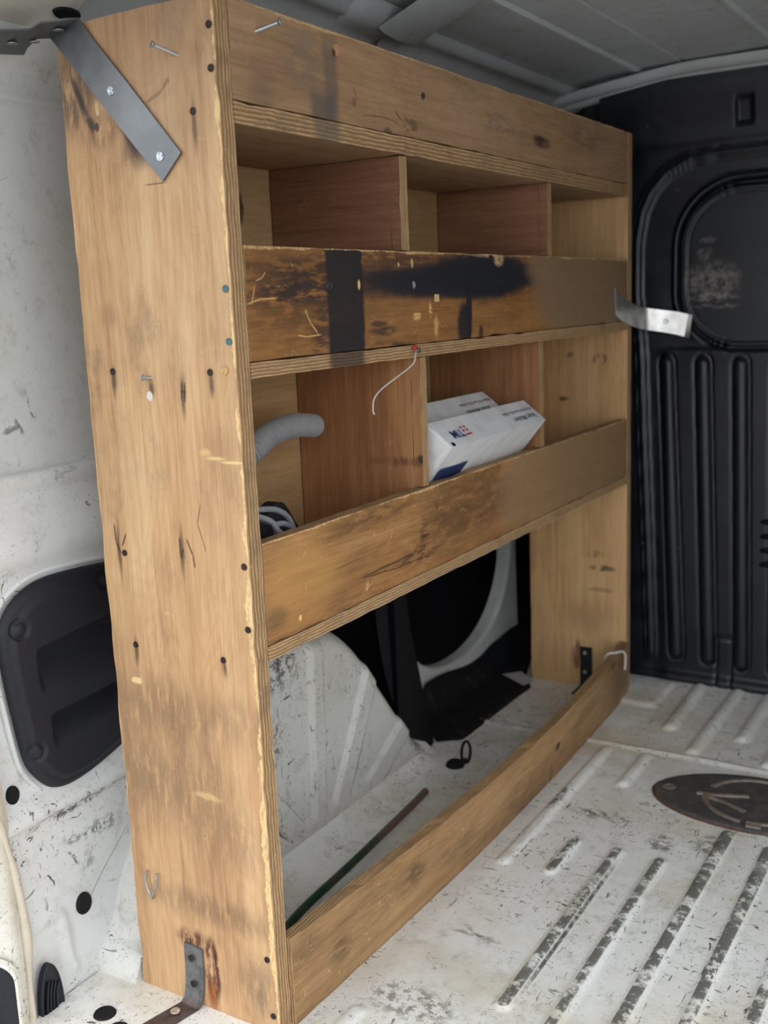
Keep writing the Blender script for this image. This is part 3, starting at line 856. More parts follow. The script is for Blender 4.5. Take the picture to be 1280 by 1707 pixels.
for k, z in enumerate((0.388, 0.356, 0.325, 0.294)):
    V, F = [], []
    for (a, h, s) in ((0.250, 0.0, 0.5), (0.256, 0.006, 1), (0.266, 0.009, 1), (0.34, 0.009, 1), (0.35, 0.006, 1), (0.356, 0.0, 0.5)):
        V += [(a, YB + 0.001, z + 0.009 * s), (a, YB - h * 0.6, z + 0.008 * s), (a, YB - h - 0.004, z - 0.002), (a, YB - h * 0.5, z - 0.007 * s), (a, YB + 0.001, z - 0.008 * s)]
    for i in range(5):
        for j in range(4):
            q = i * 5 + j; F.append((q, q + 1, q + 6, q + 5))
    mesh_obj('louvre', V, F, M['bulk'], bulk, 'auto')

# ------------------------------------------------------------------ setting: roof
cp = [(1.14, 1.30), (1.10, 1.335), (0.95, 1.345), (0.62, 1.347), (0.275, 1.342), (0.27, 1.3365), (0.262, 1.3365), (0.256, 1.341), (0.09, 1.338), (0.0875, 1.3415), (0.083, 1.3415), (0.0805, 1.338),
      (-0.004, 1.335), (-0.010, 1.3295), (-0.020, 1.3295), (-0.026, 1.334), (-0.09, 1.329), (-0.14, 1.322), (-0.17, 1.314), (-0.183, 1.306)]
P = np.array([[(a, y, b) for a, b in cp] for y in np.linspace(-0.55, 1.45, 20)])  # overhang past the rear edge added to shade the upper interior
struct(grid_patch('ceiling', P, M['ceil'], smooth=False))
# cant rail over the rack: two tubes with a node where the cross bow meets it
def rail_piece(y0, y1):
    pr0 = [(-0.150, 1.318), (-0.158, 1.306), (-0.166, 1.301), (-0.176, 1.300), (-0.186, 1.296), (-0.196, 1.286), (-0.204, 1.276), (-0.225, 1.262), (-0.245, 1.235), (-0.262, 1.205)]
    pts = catmull([(a, 0, b) for a, b in pr0], 4)
    ys_ = np.linspace(y0, y1, 12)
    return np.array([[(p.x, y, p.z) for p in pts] for y in ys_])
struct(grid_patch('trim_4', rail_piece(0.055, 0.515), M['rail'], flip=True), 'roof side rail, rear length')
struct(grid_patch('trim_5', rail_piece(0.645, 1.46), M['rail'], flip=True), 'roof side rail, front length')
pr0 = [(-0.125, 1.322), (-0.140, 1.303), (-0.156, 1.294), (-0.174, 1.291), (-0.190, 1.288), (-0.204, 1.278), (-0.215, 1.266), (-0.235, 1.25), (-0.262, 1.205)]
pts = catmull([(a, 0, b) for a, b in pr0], 4)
rows = []
for y, k in ((0.505, 0.0), (0.515, 0.6), (0.54, 1), (0.58, 1.05), (0.62, 1), (0.645, 0.6), (0.655, 0.0)):
    rows.append([(p.x + (-0.012) * (1 - k), y, p.z + 0.010 * (1 - k)) for p in pts])
struct(grid_patch('trim_6', np.array(rows), M['rail'], flip=True), 'node where the roof bow meets the side rail')
bow = []
for a in np.linspace(-0.15, 1.12, 24):
    zc = 1.341 - 0.05 * max(0, (-0.02 - a)) / 0.13 - (0.012 if a < 0.9 else 0.012 + (a - 0.9) * 0.15)
    bow.append([(a, 0.575, zc + 0.014), (a, 0.59, zc + 0.0085), (a, 0.615, zc + 0.006), (a, 0.64, zc + 0.005), (a, 0.672, zc + 0.006), (a, 0.692, zc + 0.009), (a, 0.705, zc + 0.014)])
struct(grid_patch('trim_7', np.array(bow), M['rail'], flip=False), 'pressed roof bow across the van')
fb = []
for a in np.linspace(-0.21, 1.15, 30):
    zc = 1.312 - 0.16 * max(0, 0.10 - a) ** 1.25 - 0.2 * max(0, a - 0.95)
    fb.append([(a, 1.366, zc + 0.022), (a, 1.370, zc + 0.012), (a, 1.378, zc + 0.006), (a, 1.388, zc + 0.004), (a, 1.394, zc + 0.006), (a, 1.396, zc + 0.001), (a, 1.404, zc - 0.004), (a, 1.416, zc - 0.004), (a, 1.43, zc - 0.002)])
struct(grid_patch('trim_8', np.array(fb), M['rail'], flip=False), 'pale front roof bow above the bulkhead')

# ground outside the open rear doors
me = mesh_obj('ground', [(-12, -14, -0.62), (12, -14, -0.62), (12, 6, -0.62), (-12, 6, -0.62)], [(0, 1, 2, 3)], M['ground'])
struct(me)

# ------------------------------------------------------------------ setting: wheel arch
outl = catmull([(0, y, z) for y, z in ((0.0, -0.012), (0.03, 0.07), (0.09, 0.17), (0.17, 0.265), (0.27, 0.335), (0.40, 0.365), (0.505, 0.352), (0.575, 0.305), (0.645, 0.220), (0.715, 0.130), (0.775, 0.055), (0.812, -0.012), (0.62, -0.012), (0.40, -0.012), (0.2, -0.012))], 24, True)
outl = [Vector((0, p.y, max(p.z, -0.012))) for p in outl]
cen = Vector((0, 0.43, 0.10))
rs = np.concatenate([np.linspace(0.0, 0.86, 110), np.linspace(0.866, 1.0, 20), [1.006, 1.008, 1.01, 1.012, 1.014]])
P = np.zeros((len(outl), len(rs), 3))
spokes = [((0.440, 0.34), (0.424, 0.055), 0.018), ((0.606, 0.245), (0.488, 0.052), 0.022), ((0.708, 0.100), (0.555, 0.020), 0.022), ((0.262, 0.165), (0.356, 0.052), 0.022), ((0.17, 0.10), (0.30, 0.02), 0.022)]
for i, o_ in enumerate(outl):
    for j, r_ in enumerate(rs):
        p = cen + (o_ - cen) * r_
        P[i, j] = (0, p.y, p.z)
Yy, Zz = P[:, :, 1], P[:, :, 2]
RR = np.broadcast_to(rs[None, :], Yy.shape)
spk = np.zeros_like(Yy)
for a_, b_, w_ in spokes:
    dd = seg_dist(Yy, Zz, a_, b_)
    spk = np.maximum(spk, 1 - sstep(dd, w_ - 0.0036, w_))
basez = 1 - sstep(Zz, 0.045 + 0.0 * Yy, 0.058)
rimm = sstep(RR, 0.80, 0.88)
raised = np.maximum(np.maximum(spk, basez), rimm * 0)
Xf = -0.2335 + 0.009 * raised * (1 - sstep(RR, 0.90, 0.985)) - 0.02 * np.clip(Zz, 0, 1) * 0.5
top = Zz > -0.011
sh = np.clip((RR - 0.86) / 0.14, 0, 1)
Xf = Xf - 0.075 * (1 - np.sqrt(np.clip(1 - sh ** 2, 0, 1)))
Xf = np.where(RR > 1.003, -0.31 - (RR - 1.003) * 9.0, Xf)
low = np.clip(1 - (Zz + 0.012) / 0.05, 0, 1) * (RR < 1.003)
Xf = np.where(low > 0, np.maximum(Xf, -0.2335 + 0.009 - 0.01 + 0.022 * low ** 2), Xf) * 1.0
P[:, :, 0] = np.minimum(Xf, np.where((Yy < 0.03) & (Zz > -0.5), -0.234, 9))
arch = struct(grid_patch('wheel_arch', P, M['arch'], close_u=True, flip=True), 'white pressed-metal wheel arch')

# ------------------------------------------------------------------ setting: sliding-door inner skin with a round opening
N = 96
hole = []
for k in range(N):
    a = 2 * math.pi * k / N
    ca, sa = math.cos(a), math.sin(a)
    hole.append(Vector((-0.350, 1.168 + 0.283 * math.copysign(abs(ca) ** 0.92, ca), 0.315 + 0.245 * math.copysign(abs(sa) ** 0.92, sa))))
c0 = Vector((-0.35, 1.168, 0.315))
rows = []
for k, hpt in enumerate(hole):
    d = (hpt - c0)
    # ray to the panel rectangle
    tt = 9.0
    if d.y > 1e-6: tt = min(tt, (1.485 + 0.06 * max(0, 0.25 - hpt.z) - c0.y) / d.y)
    if d.y < -1e-6: tt = min(tt, (0.875 - c0.y) / d.y)
    if d.z > 1e-6: tt = min(tt, (0.62 - c0.z) / d.z)
    if d.z < -1e-6: tt = min(tt, (-0.08 - c0.z) / d.z)
    e = c0 + d * tt
    dn = d.normalized() * 0.012
    row = [Vector((-0.385, hpt.y, hpt.z)), Vector((-0.362, hpt.y, hpt.z)), Vector((-0.352, hpt.y, hpt.z)) + dn * 0.2, hpt + dn, hpt + dn * 1.6 + Vector((-0.004, 0, 0)), hpt.lerp(e, 0.6) + Vector((-0.004, 0, 0)), e + Vector((-0.004, 0, 0))]
    rows.append([tuple(v) for v in row])
struct(grid_patch('door_1', np.array(rows), M['inner'], close_u=True, flip=False), 'pale inner skin of the side door with a round opening')
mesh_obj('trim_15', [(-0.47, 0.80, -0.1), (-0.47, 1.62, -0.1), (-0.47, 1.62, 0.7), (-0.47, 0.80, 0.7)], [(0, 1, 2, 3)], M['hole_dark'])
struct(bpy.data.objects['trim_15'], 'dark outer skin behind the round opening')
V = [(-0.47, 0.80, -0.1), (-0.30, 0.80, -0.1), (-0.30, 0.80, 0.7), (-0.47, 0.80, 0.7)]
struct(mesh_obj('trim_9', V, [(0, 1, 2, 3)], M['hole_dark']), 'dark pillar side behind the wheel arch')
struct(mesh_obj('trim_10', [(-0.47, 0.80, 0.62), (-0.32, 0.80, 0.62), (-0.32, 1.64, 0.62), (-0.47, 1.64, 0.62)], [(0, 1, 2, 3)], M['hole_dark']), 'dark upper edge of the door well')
struct(mesh_obj('trim_11', [(-0.356, 1.49, -0.08), (-0.356, 1.66, -0.08), (-0.356, 1.66, 0.62), (-0.356, 1.49, 0.62)], [(0, 1, 2, 3)], M['hole_dark']), 'dark gap between door and bulkhead')  # sheet coloured black in place of the shade in this gap
# black seal strip between wheel arch and door
rows = []
for (y0, z, x, w) in ((0.80, 0.50, -0.318, 0.07), (0.80, 0.36, -0.316, 0.07), (0.805, 0.25, -0.312, 0.072), (0.815, 0.16, -0.305, 0.075), (0.83, 0.09, -0.295, 0.065), (0.825, 0.04, -0.272, 0.05), (0.822, 0.006, -0.252, 0.032)):
    rows.append([(x - 0.012, y0 - 0.03, z), (x, y0, z), (x + 0.003, y0 + w * 0.5, z), (x, y0 + w, z), (x - 0.008, y0 + w + 0.006, z), (x - 0.035, y0 + w + 0.008, z)])
rows = np.array(rows)
sm = np.array([[tuple(v) for v in catmull([tuple(rows[i, j]) for i in range(len(rows))], 5)] for j in range(6)])
tag(grid_patch('door_seal', sm, M['black_rubber'], flip=False), 'black rubber door seal strip standing between white wheel arch and round opening', 'seal')

# ------------------------------------------------------------------ the plywood rack
SL, SM, SD = srgb(212, 180, 140), srgb(190, 152, 112), srgb(150, 112, 82)
rack = tag(empty('plywood_rack'), 'tall worn plywood rack with three rows of bins along the white van side', 'rack')
zA1, zA0, zB2, zB1, zB0, zC2, zC1, zC0, zK, zT = 1.0985, 1.0745, 0.95, 0.8238, 0.8055, 0.6187, 0.4955, 0.4772, 0.1222, 1.201

DST = srgb(64, 50, 40)
pst = []
for (x, z, h) in ((-0.035, 1.075, 0.034), (-0.185, 0.805, 0.022), (-0.037, 0.803, 0.020), (-0.201, 0.60, 0.048), (-0.099, 0.605, 0.035), (-0.187, 0.474, 0.022), (-0.048, 0.472, 0.014), (-0.079, 0.788, 0.030), (-0.126, 0.797, 0.014)):
    pst.append(dict(c=(x, 0, z), r=(0.0034, 0, h * 0.7), col=DST, k=0.8, soft=0.75, warp='f'))
pst += [
        dict(c=(-0.205, 0, 1.13), r=(0.030, 0, 0.045), col=srgb(50, 48, 50), k=0.75, soft=0.5, brk=0.16),
        dict(c=(-0.168, 0, 1.085), r=(0.022, 0, 0.018), col=srgb(74, 54, 44), k=0.7, soft=0.5, brk=0.1),
        dict(c=(-0.118, 0, 1.062), r=(0.020, 0, 0.020), col=srgb(58, 50, 46), k=0.8, soft=0.6),
        dict(c=(-0.172, 0, 1.105), r=(0.011, 0, 0.010), col=srgb(226, 196, 150), k=0.9, soft=0.5, brk=0.02), dict(c=(-0.128, 0, 1.045), r=(0.006, 0, 0.008), col=srgb(222, 182, 124), k=0.9, soft=0.5, brk=0.03),
        dict(c=(-0.176, 0, 1.088), r=(0.003, 0, 0.005), col=DK, k=0.95, soft=0.2, warp='n'),
        # rust around the foot bracket
        dict(c=(-0.103, 0, 0.058), r=(0.012, 0, 0.046), col=srgb(74, 34, 26), k=0.95, soft=0.25, brk=0.14),
        dict(c=(-0.133, 0, 0.094), r=(0.024, 0, 0.014), col=srgb(84, 44, 32), k=0.9, soft=0.5, brk=0.1),
        dict(c=(-0.106, 0, 0.02), r=(0.008, 0, 0.022), col=srgb(150, 84, 46), k=0.7, soft=0.5),
        # worn grey bands low down and the bright scar
        dict(c=(-0.11, 0, 0.40), r=(0.11, 0, 0.035), col=srgb(112, 90, 72), k=0.5, soft=0.8, warp='c', brk=0.16),
        dict(c=(-0.15, 0, 0.30), r=(0.09, 0, 0.05), col=srgb(108, 88, 70), k=0.5, soft=0.8, warp='c', brk=0.16),
        dict(c=(-0.09, 0, 0.145), r=(0.09, 0, 0.018), col=srgb(98, 78, 62), k=0.55, soft=0.8, warp='c', brk=0.16),
        dict(c=(-0.03, 0, 0.06), r=(0.03, 0, 0.03), col=srgb(108, 88, 72), k=0.5, soft=0.8, warp='c', brk=0.15),
        dict(c=(-0.20, 0, 0.36), r=(0.03, 0, 0.10), col=srgb(126, 102, 82), k=0.4, soft=0.8, warp='c', brk=0.2), dict(c=(-0.05, 0, 0.25), r=(0.05, 0, 0.03), col=srgb(118, 94, 74), k=0.4, soft=0.8, warp='c', brk=0.15),
        dict(c=(-0.10, 0, 1.17), r=(0.14, 0, 0.10), col=srgb(140, 112, 92), k=0.38, soft=0.9, warp='c'),
        dict(c=(-0.052, 0, 0.7245), r=(0.007, 0, 0.0035), col=srgb(226, 192, 134), k=0.55, soft=0.8), dict(c=(-0.038, 0, 0.719), r=(0.012, 0, 0.002), col=srgb(232, 200, 142), k=0.75, soft=0.6, warp='n'), dict(c=(-0.014, 0, 0.7152), r=(0.016, 0, 0.0016), col=srgb(236, 204, 146), k=0.8, soft=0.6, warp='n'), dict(c=(-0.022, 0, 0.735), r=(0.03, 0, 0.016), col=srgb(156, 122, 84), k=0.35, soft=0.8),
        dict(c=(-0.19, 0, 0.434), r=(0.010, 0, 0.004), col=srgb(238, 206, 150), k=0.8, soft=0.4, brk=0.1),
        dict(c=(-0.13, 0, 0.788), r=(0.0045, 0, 0.0055), col=srgb(214, 212, 206), k=0.85, soft=0.2, warp='n'),
        dict(c=(-0.185, 0, 0.88), r=(0.014, 0, 0.014), col=srgb(150, 118, 88), k=0.5, soft=0.6),
        dict(c=(-0.09, 0, 0.30), r=(0.02, 0, 0.004), col=srgb(222, 186, 130), k=0.5, soft=0.6, brk=0.0)]
def stroke(axes, pts, w, colr, k=0.85, warp='n', soft=0.5, brk=None):
    out = []
    for a, b in zip(pts[:-1], pts[1:]):
        ex = 0.25
        a2 = (a[0] - (b[0] - a[0]) * ex * 0.4, a[1] - (b[1] - a[1]) * ex * 0.4); b2 = (b[0] + (b[0] - a[0]) * ex * 0.4, b[1] + (b[1] - a[1]) * ex * 0.4)
        d = dict(a=a2, b=b2, w=w, axes=axes, col=colr, k=k, warp=warp, soft=soft)
        if brk is not None: d['brk'] = brk
        out.append(d)
    return out


XZ, YZ, XY = (0, 2), (1, 2), (0, 1)
VD = srgb(58, 38, 34)
pst += stroke(XZ, [(-0.1016, 0.6234), (-0.1019, 0.6025)], 0.0012, VD) + stroke(XZ, [(-0.0965, 0.6102), (-0.1019, 0.5985)], 0.0011, VD) + stroke(XZ, [(-0.0906, 0.6222), (-0.0825, 0.6028), (-0.0811, 0.5886)], 0.0012, VD, 0.8)
pst += stroke(XZ, [(-0.206, 0.6322), (-0.2048, 0.609), (-0.1984, 0.5961)], 0.0013, VD) + stroke(XZ, [(-0.1952, 0.6054), (-0.1874, 0.6209)], 0.0012, VD)
pst += stroke(XZ, [(-0.0656, 0.665), (-0.0723, 0.6421), (-0.0653, 0.6207), (-0.0628, 0.6096)], 0.0009, srgb(104, 74, 54), 0.7)
pst += stroke(XZ, [(-0.0795, 0.8042), (-0.0816, 0.7839)], 0.0010, VD) + stroke(XZ, [(-0.0752, 0.8035), (-0.0773, 0.7827)], 0.0010, VD) + stroke(XZ, [(-0.0824, 0.7934), (-0.0744, 0.7935)], 0.0009, VD, 0.7)
pst += stroke(XZ, [(-0.21, 1.145), (-0.19, 1.10), (-0.18, 1.085)], 0.004, srgb(48, 46, 48), 0.8, 'f', 0.7) + stroke(XZ, [(-0.14, 1.088), (-0.118, 1.055)], 0.006, srgb(60, 50, 46), 0.75, 'f', 0.7)
pst += stroke(XZ, [(-0.10, 1.105), (-0.075, 1.115), (-0.065, 1.125)], 0.002, srgb(110, 84, 66), 0.6, 'f', 0.7)
pst += stroke(XZ, [(-0.11, 1.02), (-0.08, 1.02)], 0.0008, srgb(90, 62, 48), 0.7)
m_end = wood('veneer_end', (SD, SM, SL), 'Z', 0.0, pst, raw=[(0, 0.0, 0.0060, 0.95), (0, -D_, 0.002, 0.4)], dirt=0.55, scr=0.4)
m_end_far = wood('veneer_far_end', (srgb(176, 134, 92), srgb(206, 166, 118), srgb(222, 186, 138)), 'Z', 40.0,
                 [dict(c=(-0.062, 0, 0.745), r=(0.016, 0, 0.012), col=DK, k=0.7, brk=0.1), dict(c=(-0.126, 0, 0.755), r=(0.010, 0, 0.006), col=DK, k=0.6, brk=0.1), dict(c=(-0.145, 0, 0.66), r=(0.010, 0, 0.005), col=DK, k=0.75),
                  dict(c=(-0.192, 0, 0.415), r=(0.010, 0, 0.006), col=DK, k=0.7, brk=0.1), dict(c=(-0.055, 0, 0.285), r=(0.028, 0, 0.007), col=DK, k=0.75, brk=0.12), dict(c=(-0.07, 0, 0.315), r=(0.03, 0, 0.008), col=DK, k=0.4, brk=0.05),
                  dict(c=(-0.06, 0, 0.235), r=(0.03, 0, 0.005), col=DK, k=0.35), dict(c=(-0.115, 0, 0.075), r=(0.014, 0, 0.035), col=srgb(110, 66, 40), k=0.8, brk=0.12),
                  dict(c=(-0.09, 0, 0.17), r=(0.05, 0, 0.04), col=srgb(150, 110, 74), k=0.45, soft=0.8, warp='c'), dict(c=(-0.15, 0, 0.016), r=(0.05, 0, 0.012), col=srgb(214, 176, 118), k=0.6)],
                 dirt=0.28, scr=0.15)
PX = ply('ply_edge_end', 1, 0.0, T_, 'Z', 0.35, 0.0)


def end_warp(V):
    V = V.copy()
    x, z = V[:, 0], V[:, 2]
    lim = np.where(x < -0.176, zT - (-0.176 - x) * 0.25, zT)
    V[:, 2] = np.where(z > 1.0, np.minimum(z, lim), z)
    k = np.sin(np.pi * np.clip(z / zT, 0, 1))
    V[:, 0] += 0.0016 * k * 0 + np.where(np.abs(x + D_) < 0.004, 0.0012 * np.sin(z * 19) * np.sin(z * 47), 0)
    return V


board('side_panel', (-D_, 0, 0), (0, T_, zT), 1, m_end, PX, rack, 0.022, 0.0016, end_warp)
PXF = ply('ply_edge_far_end', 1, L_, T_, 'Z', 0.2, 5.0)
board('side_panel', (-D_, L_, 0), (0, L_ + T_, zT), 1, m_end_far, PXF, rack, 0.04, 0.001)
near_panel = rack.children[0]; far_panel = rack.children[1]

FL, FM, FD = srgb(190, 144, 92), srgb(146, 102, 60), srgb(98, 66, 40)
BLK = srgb(38, 38, 44)
stA = [dict(c=(0, 0.193, 1.095), r=(0, 0.024, 0.032), col=srgb(92, 86, 84), k=0.75, soft=0.35, box=True), dict(c=(0, 0.212, 1.14), r=(0, 0.014, 0.05), col=srgb(92, 86, 84), k=0.6, soft=0.5, box=True),
       dict(c=(0, 0.16, 1.16), r=(0, 0.05, 0.035), col=srgb(110, 100, 94), k=0.5, soft=0.7, brk=0.15),
       dict(c=(0, 0.226, 1.18), r=(0, 0.007, 0.007), col=srgb(206, 150, 112), k=0.9, soft=0.25), dict(c=(0, 0.220, 1.176), r=(0, 0.004, 0.006), col=srgb(92, 56, 52), k=0.9, soft=0.25),
       dict(c=(0, 0.437, 1.157), r=(0, 0.006, 0.005), col=DK, k=0.9), dict(c=(0, 0.845, 1.138), r=(0, 0.035, 0.010), col=srgb(58, 40, 42), k=0.9, soft=0.4, brk=0.25),
       dict(c=(0, 0.588, 1.086), r=(0, 0.014, 0.006), col=srgb(64, 46, 44), k=0.85, brk=0.1), dict(c=(0, 0.26, 1.126), r=(0, 0.004, 0.006), col=srgb(124, 64, 60), k=0.6),
       dict(c=(0, 0.34, 1.10), r=(0, 0.012, 0.006), col=DK, k=0.55, brk=0.05), dict(c=(0, 0.40, 1.115), r=(0, 0.02, 0.012), col=DK, k=0.5, brk=0.03), dict(c=(0, 0.67, 1.145), r=(0, 0.05, 0.02), col=srgb(112, 98, 84), k=0.5, soft=0.8, brk=0.05),
       dict(c=(0, 1.05, 1.165), r=(0, 0.09, 0.025), col=srgb(96, 86, 76), k=0.5, soft=0.7, brk=0.12), dict(c=(0, 0.075, 1.11), r=(0, 0.02, 0.03), col=srgb(110, 96, 86), k=0.4, soft=0.8)]
stA += stroke(YZ, [(0.262, 1.143), (0.268, 1.130)], 0.0008, VD, 0.7) + stroke(YZ, [(0.28, 1.113), (0.33, 1.118), (0.37, 1.112)], 0.0008, srgb(96, 70, 52), 0.6, 'f') + stroke(YZ, [(0.36, 1.128), (0.375, 1.118)], 0.0010, VD, 0.7)
m_A = wood('veneer_top_front', (srgb(136, 106, 80), srgb(166, 132, 100), srgb(188, 154, 120)), 'Y', 60.0, stA, raw=[(2, zT, 0.003, 0.6)], dirt=0.34, scr=0.35)
stB = [dict(c=(0, 0.223, 0.88), r=(0, 0.041, 0.085), col=BLK, k=0.97, soft=0.10, box=True),
       dict(c=(0, 0.52, 0.908), r=(0, 0.285, 0.023), col=BLK, k=0.96, soft=0.3), dict(c=(0, 0.60, 0.918), r=(0, 0.19, 0.036), col=BLK, k=0.97, soft=0.25, warp='c'), dict(c=(0, 0.38, 0.915), r=(0, 0.15, 0.020), col=BLK, k=0.85, soft=0.6, brk=0.25), dict(c=(0, 0.67, 0.922), r=(0, 0.13, 0.026), col=BLK, k=0.9, soft=0.4, brk=0.22), dict(c=(0, 0.15, 0.895), r=(0, 0.13, 0.055), col=srgb(62, 48, 36), k=0.6, soft=0.7, brk=0.16, warp='c'),
       dict(c=(0, 0.545, 0.845), r=(0, 0.024, 0.034), col=BLK, k=0.95, soft=0.3), dict(c=(0, 0.56, 0.868), r=(0, 0.009, 0.05), col=BLK, k=0.95, soft=0.2), dict(c=(0, 0.60, 0.832), r=(0, 0.008, 0.012), col=BLK, k=0.8),
       dict(c=(0, 0.13, 0.90), r=(0, 0.11, 0.014), col=BLK, k=0.75, soft=0.6, brk=0.14), dict(c=(0, 0.14, 0.925), r=(0, 0.08, 0.012), col=BLK, k=0.6, soft=0.6, brk=0.08), dict(c=(0, 0.17, 0.84), r=(0, 0.02, 0.04), col=BLK, k=0.6, soft=0.6, brk=0.12),
       dict(c=(0, 0.34, 0.941), r=(0, 0.12, 0.008), col=BLK, k=0.6, soft=0.6, brk=0.1), dict(c=(0, 0.31, 0.846), r=(0, 0.035, 0.005), col=BLK, k=0.75, soft=0.5, brk=0.12), dict(c=(0, 0.335, 0.826), r=(0, 0.05, 0.004), col=BLK, k=0.7, soft=0.5, brk=0.1), dict(c=(0, 0.30, 0.856), r=(0, 0.02, 0.004), col=BLK, k=0.7),
       dict(c=(0, 1.08, 0.885), r=(0, 0.27, 0.09), col=srgb(140, 116, 90), k=0.78, soft=0.15, warp='c'), dict(c=(0, 0.84, 0.925), r=(0, 0.06, 0.02), col=srgb(140, 116, 90), k=0.6, soft=0.5, warp='c'),
       dict(c=(0, 0.668, 0.941), r=(0, 0.016, 0.008), col=srgb(208, 172, 130), k=0.95, soft=0.45, brk=0.12), dict(c=(0, 0.64, 0.948), r=(0, 0.05, 0.003), col=srgb(208, 172, 130), k=0.8, soft=0.5, brk=0.1),
       dict(c=(0, 0.459, 0.886), r=(0, 0.007, 0.005), col=srgb(220, 184, 128), k=1, soft=0.15, box=True, warp='n'), dict(c=(0, 0.254, 0.906), r=(0, 0.003, 0.006), col=srgb(230, 190, 130), k=1, soft=0.3, warp='n'),
       dict(c=(0, 0.394, 0.904), r=(0, 0.004, 0.005), col=srgb(150, 152, 156), k=0.9, soft=0.3), dict(c=(0, 0.392, 0.934), r=(0, 0.003, 0.005), col=srgb(210, 176, 130), k=0.9, soft=0.3), dict(c=(0, 0.355, 0.932), r=(0, 0.003, 0.003), col=srgb(210, 176, 130), k=0.9, soft=0.3),
       dict(c=(0, 0.40, 0.863), r=(0, 0.010, 0.008), col=srgb(226, 184, 120), k=0.9, soft=0.4, brk=0.02), dict(c=(0, 0.44, 0.868), r=(0, 0.005, 0.010), col=srgb(226, 184, 120), k=0.9, soft=0.4, brk=0.05), dict(c=(0, 0.455, 0.845), r=(0, 0.006, 0.014), col=srgb(220, 176, 112), k=0.7, soft=0.5, brk=0.0),
       dict(c=(0, 0.128, 0.857), r=(0, 0.014, 0.0012), col=srgb(230, 188, 122), k=0.9, soft=0.4), dict(c=(0, 0.107, 0.875), r=(0, 0.0018, 0.014), col=srgb(220, 178, 116), k=0.7, soft=0.6, warp='c'), dict(c=(0, 0.045, 0.90), r=(0, 0.0016, 0.022), col=srgb(210, 166, 106), k=0.6, soft=0.6, warp='c')]
LS = srgb(216, 172, 108)
stB += stroke(YZ, [(0.1333, 0.8784), (0.1440, 0.862), (0.1575, 0.850)], 0.0010, LS) + stroke(YZ, [(0.1172, 0.8492), (0.135, 0.8465), (0.164, 0.848)], 0.0009, LS) + stroke(YZ, [(0.0417, 0.9068), (0.0343, 0.8869)], 0.0008, LS, 0.7) + stroke(YZ, [(0.027, 0.887), (0.05, 0.892), (0.0785, 0.8925)], 0.0009, LS, 0.75) + stroke(YZ, [(0.0614, 0.921), (0.055, 0.915), (0.0443, 0.9119)], 0.0008, LS, 0.7)
stB = [q for q in stB if q.get('c') not in ((0, 0.107, 0.875), (0, 0.045, 0.90), (0, 0.128, 0.857))]
m_B = wood('veneer_middle_front', (FD, FM, srgb(174, 124, 72)), 'Y', 80.0, stB, raw=[(2, zB2, 0.003, 0.7)], dirt=0.6, scr=0.9)
stC = [dict(c=(0, 1.0, 0.555), r=(0, 0.36, 0.10), col=srgb(148, 122, 92), k=0.7, soft=0.12, warp='c'), dict(c=(0, 0.53, 0.57), r=(0, 0.14, 0.06), col=srgb(84, 64, 42), k=0.62, soft=0.4, warp='c', brk=0.22),
       dict(c=(0, 0.27, 0.605), r=(0, 0.11, 0.012), col=srgb(76, 60, 42), k=0.55, soft=0.7, brk=0.12), dict(c=(0, 0.38, 0.525), r=(0, 0.05, 0.012), col=srgb(62, 48, 36), k=0.7, soft=0.6, brk=0.05), dict(c=(0, 0.40, 0.552), r=(0, 0.012, 0.02), col=srgb(58, 46, 36), k=0.75, soft=0.6, brk=0.05),
       dict(c=(0, 0.30, 0.53), r=(0, 0.08, 0.0015), col=srgb(60, 46, 32), k=0.7, soft=0.6), dict(c=(0, 0.10, 0.56), r=(0, 0.08, 0.045), col=srgb(206, 156, 92), k=0.5, soft=0.6, warp='c'), dict(c=(0, 0.09, 0.513), r=(0, 0.003, 0.004), col=srgb(236, 200, 130), k=1.0, soft=0.3, warp='n'),
       dict(c=(0, 0.045, 0.525), r=(0, 0.02, 0.012), col=srgb(92, 76, 58), k=0.5, soft=0.6), dict(c=(0, 0.44, 0.585), r=(0, 0.003, 0.006), col=srgb(120, 50, 30), k=0.8), dict(c=(0, 1.15, 0.63), r=(0, 0.16, 0.012), col=srgb(104, 92, 76), k=0.55, soft=0.7, brk=0.15)]
stC += stroke(YZ, [(0.235, 0.5285), (0.30, 0.5215), (0.36, 0.5205), (0.415, 0.5170)], 0.0011, srgb(58, 44, 30), 0.75, 'f') + stroke(YZ, [(0.17, 0.5537), (0.2274, 0.5564)], 0.0008, srgb(80, 60, 40), 0.6)
m_C = wood('veneer_lower_front', (srgb(112, 78, 46), srgb(164, 118, 74), srgb(194, 148, 98)), 'Y', 100.0, stC, raw=[(2, zC2, 0.003, 0.8)], dirt=0.55, scr=0.9)
